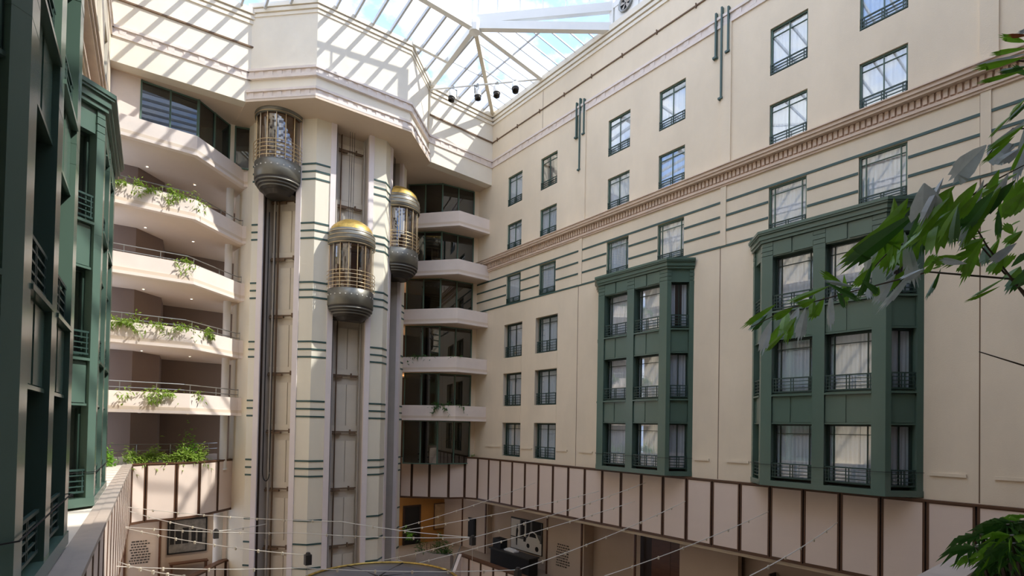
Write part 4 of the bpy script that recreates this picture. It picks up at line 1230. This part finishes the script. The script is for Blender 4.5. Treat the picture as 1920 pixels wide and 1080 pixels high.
# slope towards the right wall
prev = None
for i in range(15):
    y = 18.75 + 0.7 * i
    if y > 28.5:
        break
    top = H.lerp(NW, (H.y - y) / (H.y - NW.y)) if y < H.y else H.lerp(C, (y - H.y) / (C.y - H.y))
    bot = Vector((21.0, y, EAVE))
    beam(top, bot, 0.045, 0.09, 'rafter_grey', 'rafter')
    if prev:
        pane([prev[0] + Vector((0, 0, 0.13)), prev[1] + Vector((0, 0, 0.13)), bot + Vector((0, 0, 0.13)), top + Vector((0, 0, 0.13))])
    prev = (top, bot)
beam((18.6, 20.9, zr(18.6) - 0.02), (18.6, 26.25, zr(18.6) - 0.02), 0.05, 0.08, 'rafter_grey', 'purlin')
beam((16.1, 26.3, zb(26.3) - 0.02), (18.6, 26.25, zb(26.3) - 0.02), 0.05, 0.08, 'rafter_grey', 'purlin')
# slope towards the left wall
prev = None
for i in range(14):
    y = 18.3 + 0.85 * i
    if y > 29.6:
        break
    top = HL.lerp(NWL, (HL.y - y) / (HL.y - NWL.y)) if y < HL.y else HL.lerp(CL, (y - HL.y) / (CL.y - HL.y))
    bot = Vector((-1.9 + 0.085 * y, y, EAVE))
    beam(top, bot, 0.045, 0.09, 'rafter_grey', 'rafter')
    if prev:
        pane([prev[0] + Vector((0, 0, 0.13)), prev[1] + Vector((0, 0, 0.13)), bot + Vector((0, 0, 0.13)), top + Vector((0, 0, 0.13))])
    prev = (top, bot)
# triangular gable panes under the lantern
pane([H, NW, NT])
pane([HL, NTL, NWL])
# raised lantern: vertical glazing and roof
TOPZ = 37.9
ring = [Vector((-1.6, -2.5, 36.0)), NTL, Vector((HL.x, HL.y, 35.9)), Vector((H.x, H.y, 35.9)), NT, Vector((21.0, -2.5, 36.0))]
for a, b in zip(ring[:-1], ring[1:]):
    at_, bt_ = Vector((a.x, a.y, TOPZ)), Vector((b.x, b.y, TOPZ))
    beam(at_, bt_, 0.14, 0.16)
    beam(a, b, 0.2, 0.3)
    n = max(2, int((b - a).length / (1.05 if a.x != HL.x else 3.6)))
    for i in range(n):
        p, q = a.lerp(b, i / n), a.lerp(b, (i + 1) / n)
        pt_, qt_ = at_.lerp(bt_, i / n), at_.lerp(bt_, (i + 1) / n)
        if i:
            beam(p, pt_, 0.06, 0.06, 'white_steel', 'mullion')
        pane([p, q, qt_, pt_])
RZ = 39.2
beam((10.3, -2.5, RZ), (10.3, 23.6, TOPZ + 0.1), 0.3, 0.4)
for i in range(24):
    y = -2.2 + 1.1 * i
    if y > 23.4:
        break
    zt = RZ + (TOPZ + 0.1 - RZ) * (y + 2.5) / 26.1
    xr = 21.0 if y < 18.3 else 21.0 - (y - 18.3) * 5.05 / 5.3
    xl = -0.9 if y < 18.0 else -0.5 + (y - 18.0) * 5.5 / 5.6
    for xe in (xl, xr):
        if y < 18.0:
            beam((10.3, y, zt), (xe, y, TOPZ), 0.08, 0.18, 'rafter_grey', 'rafter')
        if i:
            pane([pv[0] + Vector((0, 0, 0.12)), Vector((10.3, y, zt + 0.12)), Vector((xe, y, TOPZ + 0.12)), (pv[1] if xe < 5 else pv[2]) + Vector((0, 0, 0.12))])
    pv = (Vector((10.3, y, zt)), Vector((xl, y, TOPZ)), Vector((xr, y, TOPZ)))
# parapet wall of the clerestory on the right wall
cw = MB().box(21.0, 21.25, -2.5, 18.2, EAVE, 35.95)
tag(obj('wall_clerestory', cw.mesh('wall_clerestory', 'white_steel')), 'white upstand above the right wall under the raised lantern', 'wall', kind='structure')
# extractor fan
fn = thing('extractor_fan', 'round black extractor fan in a white box at the roof edge', 'fan', (20.97, 17.35, 35.45))
obj('housing', MB().box(-0.04, 0.0, -0.75, 0.75, -0.45, 0.8).mesh('housing', 'white_steel'), fn)
FR = Matrix.Rotation(R(-90), 4, 'Y')
obj('ring', MB().lathe([(0.30, 0.02), (0.42, 0.02), (0.42, 0.14), (0.36, 0.14), (0.30, 0.04)], 24).mesh('ring', 'metal_grey', True), fn, M=Matrix.Translation((-0.03, 0, 0.15)) @ FR)
obj('grille_plate', MB().lathe([(0.0, 0.045), (0.33, 0.045)], 24).mesh('grille_plate', 'black'), fn, M=Matrix.Translation((-0.03, 0, 0.15)) @ FR)
for i in range(5):
    obj('blade', cached('fan_blade', lambda: MB().add([(0.04, -0.03, 0.07), (0.3, -0.1, 0.06), (0.3, 0.1, 0.10), (0.04, 0.03, 0.09)], [(0, 1, 2, 3)]).mesh('blade', 'niche_grey')), fn, M=Matrix.Translation((-0.03, 0, 0.15)) @ FR @ Matrix.Rotation(i * 2 * math.pi / 5, 4, 'Z'))
# spotlight bar across the corner
SB0, SB1 = Vector((16.15, 28.45, 34.62)), Vector((20.88, 23.6, 34.86))
tag(obj('spotlight_bar', MB().tube([SB0, SB1], 0.05, 8).mesh('spotlight_bar', 'white_steel')), 'thin white bar spanning the roof corner below the glass', 'bar')
for i, t_ in enumerate((0.2, 0.42, 0.60, 0.76)):
    p = SB0.lerp(SB1, t_)
    s_ = thing('spotlight', '%s white spotlight clamped to the bar across the roof corner, counted from the tower' % ('first', 'second', 'third', 'fourth')[i], 'spotlight', p, rz=R(-20 + 25 * i), group='spotlights on the bar')
    tilt = Matrix.Rotation(R((8, -4, 6, 22)[i]), 4, 'Y')
    obj('clamp', cached('sp_clamp', lambda: MB().box(-0.05, 0.05, -0.07, 0.07, -0.16, 0.07).box(-0.24, -0.2, -0.03, 0.03, -0.55, -0.12).box(0.2, 0.24, -0.03, 0.03, -0.55, -0.12).box(-0.24, 0.24, -0.03, 0.03, -0.16, -0.12).mesh('clamp', 'metal_grey')), s_)
    hsg = obj('housing', cached('sp_house', lambda: MB().lathe([(0.0, -0.2), (0.13, -0.2), (0.22, -0.26), (0.22, -0.66)], 16).mesh('housing', 'white_steel', True)), s_, M=tilt)
    obj('snoot', cached('sp_snoot', lambda: MB().lathe([(0.17, -0.64), (0.19, -0.64), (0.19, -0.86), (0.16, -0.86), (0.16, -0.68), (0.0, -0.68)], 16).mesh('snoot', 'car_dark', True)), hsg)

# ---------------------------------------------------------------- near terrace behind the viewer
sw = MB().box(-6, 25, -3.0, -2.5, 0.0, 36.0)
tag(obj('wall_near', sw.mesh('wall_near', 'interior_dark')), 'near end wall of the atrium behind the viewer', 'wall', kind='structure')
te = MB().box(-0.6, 20.8, -2.5, 1.3, 11.2, 11.5)
tag(obj('floor_terrace', te.mesh('floor_terrace', 'stone_ledge')), 'terrace floor at the near end', 'floor', kind='structure')
pb = MB().box(2.0, 20.75, 1.25, 1.65, 11.2, 12.46)
po = tag(obj('terrace_parapet', pb.mesh('terrace_parapet', 'balcony_pink')), 'plain terrace parapet cutting across the lower right corner', 'parapet', kind='structure')
obj('coping_and_shade', MB().box(2.0, 20.75, 1.38, 1.70, 12.46, 12.52).mesh('coping_and_shade', 'stone_and_shade'), po)

# ---------------------------------------------------------------- light cables
CABLE_LABELS = [
    'highest pale cable running from the left panels past the tower', 'far half of the highest pale cable, ending at the centre junction',
    'second pale cable from the left panels, nearly level', 'far half of the second pale cable, ending at the centre junction',
    'pale cable sloping from the left panels to the junction before the tower', 'pale cable dipping from the left panels to the left junction',
    'short pale cable rising from the left junction to the tower', 'pale cable sloping out of the bottom edge at lower left',
    'lowest level pale cable from the left panels', 'lowest level pale cable crossing in front of the round canopy',
    'topmost pale cable fanning from the tower to the right panels', 'second pale cable fanning from the tower to the right panels',
    'pale cable from the centre junction up to the right panels', 'pale cable rising from behind the canopy to the right panels',
    'pale cable from the desk junction up to the right panels', 'pale cable crossing the timber doors up to the right panels',
    'nearest pale cable at the lower right, short and steep', 'pale cable from above the canopy to the centre junction',
    'thin wire hanging from the centre junction', 'thin wire hanging from the junction before the tower', 'thin wire hanging from the desk junction']
for i, (a, b) in enumerate(CABLES):
    a, b = Vector(a), Vector(b)
    sag = 0.012 * (b - a).length if abs(a.x - b.x) + abs(a.y - b.y) > 0.1 else 0
    pts = [a.lerp(b, t_ / 8) - Vector((0, 0, sag * 4 * (t_ / 8) * (1 - t_ / 8))) for t_ in range(9)]
    c = tag(obj('strung_cable', MB().tube(pts, 0.015 if sag else 0.008, 5).mesh('strung_cable', 'cable_white')), CABLE_LABELS[i], 'cable', 'strung light cables')
    n = int((b - a).length / 1.1)
    if sag:
        for j in range(1, n):
            t_ = j / n
            p = a.lerp(b, t_) - Vector((0, 0, sag * 4 * t_ * (1 - t_)))
            obj('bulb', cached('bulb', lambda: MB().lathe([(0.0, -0.08), (0.03, -0.07), (0.035, -0.03), (0.03, 0.03), (0.0, 0.035)], 8).mesh('bulb', 'steel_tan')), c, p)
for p, jl in zip(CABLE_NODES, ('in front of the black speaker', 'in front of the reception desk', 'in front of the tower', 'above the lower left mezzanine')):
    tag(obj('cable_junction', MB().box(-0.09, 0.09, -0.09, 0.09, -0.28, 0.02).lathe([(0.0, 0.1), (0.06, 0.08), (0.08, 0.02)], 8).mesh('cable_junction', 'car_dark'), None, p), 'small dark cable junction hanging ' + jl, 'junction box', 'cable junctions')

# ceiling lights added out of view to brighten the mezzanine
for i, (x, y) in enumerate(((21.2, 27.5), (21.4, 23.0), (21.6, 19.0), (21.4, 13.5), (19.5, 33.8), (2.6, 33.4), (4.9, 34.0), (21.4, 9.0))):
    cl = thing('fill_light', 'unseen fill light added to the mezzanine, %s' % ('above the reception desk', 'before the wall lettering', 'beside the timber doors', 'past the timber doors', 'before the orange wall', 'before the left lettering', 'before the dark left picture', 'before the bar shelf')[i], 'fill light', (x, y, 9.13), group='added mezzanine fill lights')
    obj('trim_ring', cached('cl_ring', lambda: MB().lathe([(0.1, 0.0), (0.14, -0.015), (0.15, 0.01)], 16).mesh('trim_ring', 'white_steel')), cl)
    obj('lens', cached('cl_lens', lambda: MB().lathe([(0.0, -0.004), (0.1, -0.004)], 16).mesh('lens', 'lamp_white')), cl)
    ll = bpy.data.lights.new('fill_glow', 'SPOT')
    ll.energy = 60 if (x < 10 or y > 33) else 170
    ll.color = (1.0, 0.84, 0.66)
    ll.spot_size = R(150)
    ll.spot_blend = 0.8
    ll.shadow_soft_size = 0.12
    lo = bpy.data.objects.new('fill_glow', ll)
    COL.objects.link(lo)
    lo.parent = cl
    lo.location = (0, 0, -0.05)
# kerb and rail behind the left planter
kb = thing('gallery_railing', 'thin metal railing behind the bright planting on the left', 'railing', (0, 0, 0))
KP = [(-0.2, 31.6), (3.4, 32.1), (4.6, 32.6), (6.0, 33.9)]
obj('kerb', ribbon(MB(), KP, 0.0, 0.2, 11.3, 12.25).mesh('kerb', 'balcony_pink'), kb)
for zz in (12.85, 12.55):
    obj('rail', MB().tube([(p[0], p[1] + 0.1, zz) for p in KP], 0.022, 6).mesh('rail', 'metal_grey'), kb)
for a, b in zip(KP[:-1], KP[1:]):
    for j in range(2):
        p = Vector(a).lerp(Vector(b), (j + 0.3) / 2)
        obj('post', cached('k_post', lambda: MB().tube([(0, 0, 0), (0, 0, 0.65)], 0.02, 6).mesh('post', 'metal_grey')), kb, (p.x, p.y + 0.1, 12.22))

# ---------------------------------------------------------------- plants
def sprig(mb, p, d, L_, W_, nrm):
    d = d.normalized()
    s_ = d.cross(nrm).normalized() * W_ / 2
    n_ = s_.cross(d).normalized()
    a = p
    m1 = p + d * L_ * 0.45 + s_
    m2 = p + d * L_ * 0.45 - s_
    e = p + d * L_ - Vector((0, 0, L_ * 0.18))
    c = p + d * L_ * 0.5 + n_ * W_ * 0.18
    mb.add([a, m1, e, m2, c], [(0, 1, 4), (1, 2, 4), (2, 3, 4), (3, 0, 4)])
def trailing(label, path, z, t0, t1, n, spill, seed, high=0.25, mt='leaf_light', off=0.12):
    rnd = random.Random(seed)
    offp = offset_poly(path, off)
    segs = []
    tot = 0
    for a, b in zip(offp[:-1], offp[1:]):
        l_ = (Vector(b) - Vector(a)).length
        segs.append((tot, l_, Vector(a), Vector(b)))
        tot += l_
    def along(s_):
        for t_, l_, a, b in segs:
            if s_ <= t_ + l_:
                return a.lerp(b, (s_ - t_) / l_), Vector(((b - a).y, -(b - a).x)).normalized()
        return segs[-1][3], Vector((0, -1))
    mb = MB()
    clumps = [rnd.uniform(t0, t1) for _ in range(max(3, int((t1 - t0) * (2.2 if n < 1500 else 9))))]
    for i in range(n):
        s_ = min(t1, max(t0, rnd.choice(clumps) + rnd.gauss(0, 0.22)))
        p, out = along(s_)
        dens = 0.5 + 0.5 * math.sin(s_ * 5.3 + seed)
        hang = rnd.random() < spill
        base = Vector((p.x, p.y, z)) + Vector((out.x, out.y, 0)) * rnd.uniform(-0.12, 0.16)
        if hang:
            base += Vector((out.x, out.y, 0)) * 0.2
            base.z -= rnd.uniform(0.0, 0.55) * dens
        else:
            base.z += abs(rnd.gauss(0, high * 0.6)) * (0.4 + dens)
        d = Vector((rnd.uniform(-1, 1), rnd.uniform(-1, 1), rnd.uniform(-0.4, 0.9) - (0.8 if hang else 0)))
        sprig(mb, base, d, rnd.uniform(0.12, 0.28), rnd.uniform(0.05, 0.10), Vector((rnd.uniform(-0.5, 0.5), rnd.uniform(-0.5, 0.5), 1)))
    pl = thing('trailing_plant', label, 'plant', (offp[0][0], offp[0][1], z))
    st = MB()
    for i in range(10):
        s_ = t0 + (t1 - t0) * (i + 0.5) / 10
        p, out = along(s_)
        st.tube([(p.x, p.y, z - 0.35), (p.x + rnd.uniform(-.15, .15), p.y, z - 0.02), (p.x + rnd.uniform(-.2, .2), p.y + rnd.uniform(-.1, .1), z + 0.18 * high * 4)], 0.012, 4)
    inv = Matrix.Translation((-offp[0][0], -offp[0][1], -z))
    fo = obj('foliage', mb.mesh('foliage', mt), pl, M=inv)
    fo['kind'] = 'stuff'
    so = obj('stems', st.mesh('stems', 'stem'), pl, M=inv)
    so['kind'] = 'stuff'
    return pl
trailing('bright trailing plant along the second left balcony', PL, LEV[1] + 0.95, 1.1, 5.3, 520, 0.45, 3)
trailing('small trailing sprig on the third left balcony', PL, LEV[2] + 0.95, 3.1, 4.5, 110, 0.2, 5, 0.12)
trailing('thick trailing plant spilling over the fourth left balcony', PL, LEV[3] + 0.95, 1.0, 5.6, 620, 0.55, 8)
trailing('sparse trailing plant hanging from the lowest left balcony', PL, LEV[4] + 0.93, 1.1, 5.2, 300, 0.6, 11, 0.14)
trailing('bright bushy planting above the sunlit panels on the left', BL, FZ1 + 0.08, 0.0, 4.0, 2200, 0.1, 13, 0.42, off=0.4)
trailing('feathery shrub rising from the left planter', BL, FZ1 + 0.15, 2.1, 3.3, 260, 0.0, 17, 0.9, 'leaf', off=0.6)
trailing('low leafy edge planting at the end of the left ledge', [lpt(26.5, -1.9), lpt(30.6, -1.6), (2.2, 31.6)], 12.1, 2.2, 4.6, 420, 0.1, 19, 0.4, 'leaf', off=0.0)
trailing('green planting under the lowest right gallery window', BR, FZ1 + 0.03, 2.2, 5.0, 480, 0.15, 23, 0.35, 'leaf', off=0.45)
trailing('creeper draped on the lowest right balcony', PR, LEV[4] + 0.95, 2.4, 5.6, 190, 0.5, 29, 0.12, 'leaf_dark')
trailing('thin creeper along the fourth right balcony', PR, LEV[3] + 0.95, 1.4, 5.8, 110, 0.2, 31, 0.08, 'leaf_dark')
trailing('dark shrubs on the mezzanine beside the tower foot', [(16.7, 30.2), (18.0, 28.2)], 6.0, 0.0, 2.3, 420, 0.0, 37, 0.8, 'leaf_dark', off=0.3)
obj('planter', ribbon(MB(), [(16.7, 30.2), (18.0, 28.2)], 0.05, 0.55, 5.14, 6.0).mesh('planter', 'stone_and_shade'), bpy.data.objects['trailing_plant.010'], M=Matrix.Translation(-bpy.data.objects['trailing_plant.010'].location))
trailing('small green plant tied to the tower foot', [(15.1, 28.6), (15.5, 28.9)], 7.6, 0.0, 0.5, 130, 0.6, 41, 0.5, 'leaf', off=0.0)

# fishtail palm in front of the right wall
pm_ = thing('fishtail_palm', 'fishtail palm with jagged green leaflets, some coloured pale as sheen, reaching in from the right', 'palm', (2.95, 0.02, 11.5))
PB = Vector((2.95, 0.02, 11.5))
pinv = Matrix.Translation(-PB)
obj('trunk', MB().tube([(2.95, 0.02, 11.5), (2.93, 0.05, 13.0), (2.86, 0.1, 14.4), (2.8, 0.12, 15.4)], 0.06, 10, 0.035).mesh('trunk', 'stem', True), pm_, M=pinv)
for path in RACHIS:
    pts = [Vector((2.84, 0.11, 14.3 if path[0][2] < 15.2 else 15.0))] + [Vector(p) for p in path]
    obj('frond_stalk', MB().tube(pts, 0.0045, 6, 0.002).mesh('frond_stalk', 'stem', True), pm_, M=pinv)
rnd = random.Random(5)
extra = []
for x0, y0, z0, x1, y1, z1, wd, tp in LEAFLETS:
    if tp == 'g':
        j_ = [rnd.uniform(-0.05, 0.05) for _ in range(6)]
        extra.append((x0 + j_[0], y0 + j_[1], z0 + j_[2], x1 + j_[3], y1 + j_[4], z1 + j_[5] - 0.02, wd * 0.75, 'g' if rnd.random() < 0.8 else 's'))
for x0, y0, z0, x1, y1, z1, wd, tp in LEAFLETS + extra:
    a, b = Vector((x0, y0, z0)), Vector((x1, y1, z1))
    d = b - a
    L_ = d.length
    d.normalize()
    view = ((a + b) / 2 - EYE).normalized()
    nrm = (-view + Vector((rnd.uniform(-0.5, 0.5), rnd.uniform(-0.5, 0.5), rnd.uniform(-0.1, 0.7)))).normalized()
    s_ = d.cross(nrm).normalized()
    n_ = s_.cross(d).normalized()
    mb = MB()
    wide = wd * 0.85
    prof = [(0.0, 0.05), (0.22, 0.55), (0.5, 0.95), (0.72, 1.0)]
    top, bot, mid = [], [], []
    skew = rnd.uniform(-0.25, 0.25)
    for t_, k_ in prof:
        sag = n_ * (-0.10 * L_ * t_ * t_)
        c = a + d * L_ * t_ + sag
        top.append(c + s_ * wide / 2 * k_ * (1 + skew) - n_ * 0.16 * wide * k_)
        bot.append(c - s_ * wide / 2 * k_ * (1 - skew) - n_ * 0.16 * wide * k_)
        mid.append(c)
    # jagged fishtail end
    teeth = []
    nt_ = 9
    for j in range(nt_):
        u = j / (nt_ - 1)
        ext = (0.78 + 0.24 * math.sin(math.pi * (u * 0.9 + 0.1)) + rnd.uniform(-0.05, 0.05)) if j % 2 == 1 else (0.66 + 0.15 * math.sin(math.pi * (u * 0.9 + 0.1)))
        c = a + d * L_ * ext - n_ * 0.10 * L_ * ext * ext
        teeth.append(c + s_ * wide * (0.5 - u) * (1.0 if j % 2 else 0.96) - n_ * 0.16 * wide * abs(1 - 2 * u))
    vs = top + mid + bot + teeth
    k4 = len(prof)
    fs = []
    for i in range(k4 - 1):
        fs += [(i, i + 1, k4 + i + 1, k4 + i), (k4 + i, k4 + i + 1, 2 * k4 + i + 1, 2 * k4 + i)]
    tb = 3 * k4
    fan = [k4 - 1] + [tb + j for j in range(nt_)] + [3 * k4 - 1]
    for i in range(len(fan) - 1):
        fs.append((2 * k4 - 1, fan[i], fan[i + 1]))
    mb.add(vs, fs)
    mt = {'g': rnd.choice(['leaf', 'leaf', 'leaf', 'leaf_dark']), 's': 'leaf_sheen', 'b': 'leaf_brown'}[tp]
    obj('leaflet', mb.mesh('leaflet', mt), pm_, M=pinv)

# deeply lobed plant on the terrace corner
fp = thing('lobed_leaf_plant', 'leafy plant with deeply lobed green leaves at the bottom right corner', 'plant', (3.3, 0.35, 11.5))
obj('pot', MB().lathe([(0.0, 0.0), (0.28, 0.0), (0.36, 0.7), (0.40, 0.72), (0.40, 0.78), (0.33, 0.78), (0.32, 0.7), (0.0, 0.7)], 24).mesh('pot', 'stone_and_shade', True), fp)
def lobed():
    mb = MB()
    n = 11
    Ll = 0.19
    for j in range(n):
        u = j / (n - 1)
        ang = R(-125 + 250 * u)
        l_ = Ll * (0.62 + 0.38 * math.cos(ang * 0.62))
        b0 = Vector((0.03 + 0.03 * math.cos(ang), 0.02 * math.sin(ang), 0))
        d = Vector((math.cos(ang), math.sin(ang), 0))
        s_ = Vector((-d.y, d.x, 0)) * 0.0095
        m_ = b0 + d * l_ * 0.5
        e = b0 + d * l_ - Vector((0, 0, l_ * 0.32))
        z = Vector((0, 0, 0.012))
        mb.add([b0 * 0.4, m_ + s_ - z, e, m_ - s_ - z, m_ + z], [(0, 1, 4), (1, 2, 4), (2, 3, 4), (3, 0, 4)])
    return mb.mesh('leaf', 'leaf_dark')
lm = cached('lobed', lobed)
lm2 = lm.copy()
lm2.materials[0] = MATS['leaf']
for i, p in enumerate(FRONDS * 3):
    p = Vector(p) + Vector((0.04, -0.04, 0.07)) + Vector((rnd.uniform(-.06, .06), rnd.uniform(-.06, .06), rnd.uniform(-.06, .03)))
    base = Vector((3.3, 0.35, 12.2))
    rel = p - Vector((3.3, 0.35, 11.5))
    az = math.atan2(p.y - base.y, p.x - base.x) + rnd.uniform(-0.8, 0.8)
    if p.x < 3.1:
        az = math.pi + rnd.uniform(-0.9, 0.6)
    M = Matrix.Translation(rel) @ Matrix.Rotation(az, 4, 'Z') @ Matrix.Rotation(R(rnd.uniform(5, 35)), 4, 'Y') @ Matrix.Scale(rnd.uniform(0.5, 0.75), 4)
    lf = obj('leaf', lm if i % 3 else lm2, fp, M=M)
    obj('leaf_stalk', MB().tube([Vector((0, 0, 0.7)), Vector((rel.x * 0.5, rel.y * 0.5, rel.z * 0.6 + 0.4)), rel], 0.008, 5).mesh('leaf_stalk', 'stem'), fp)
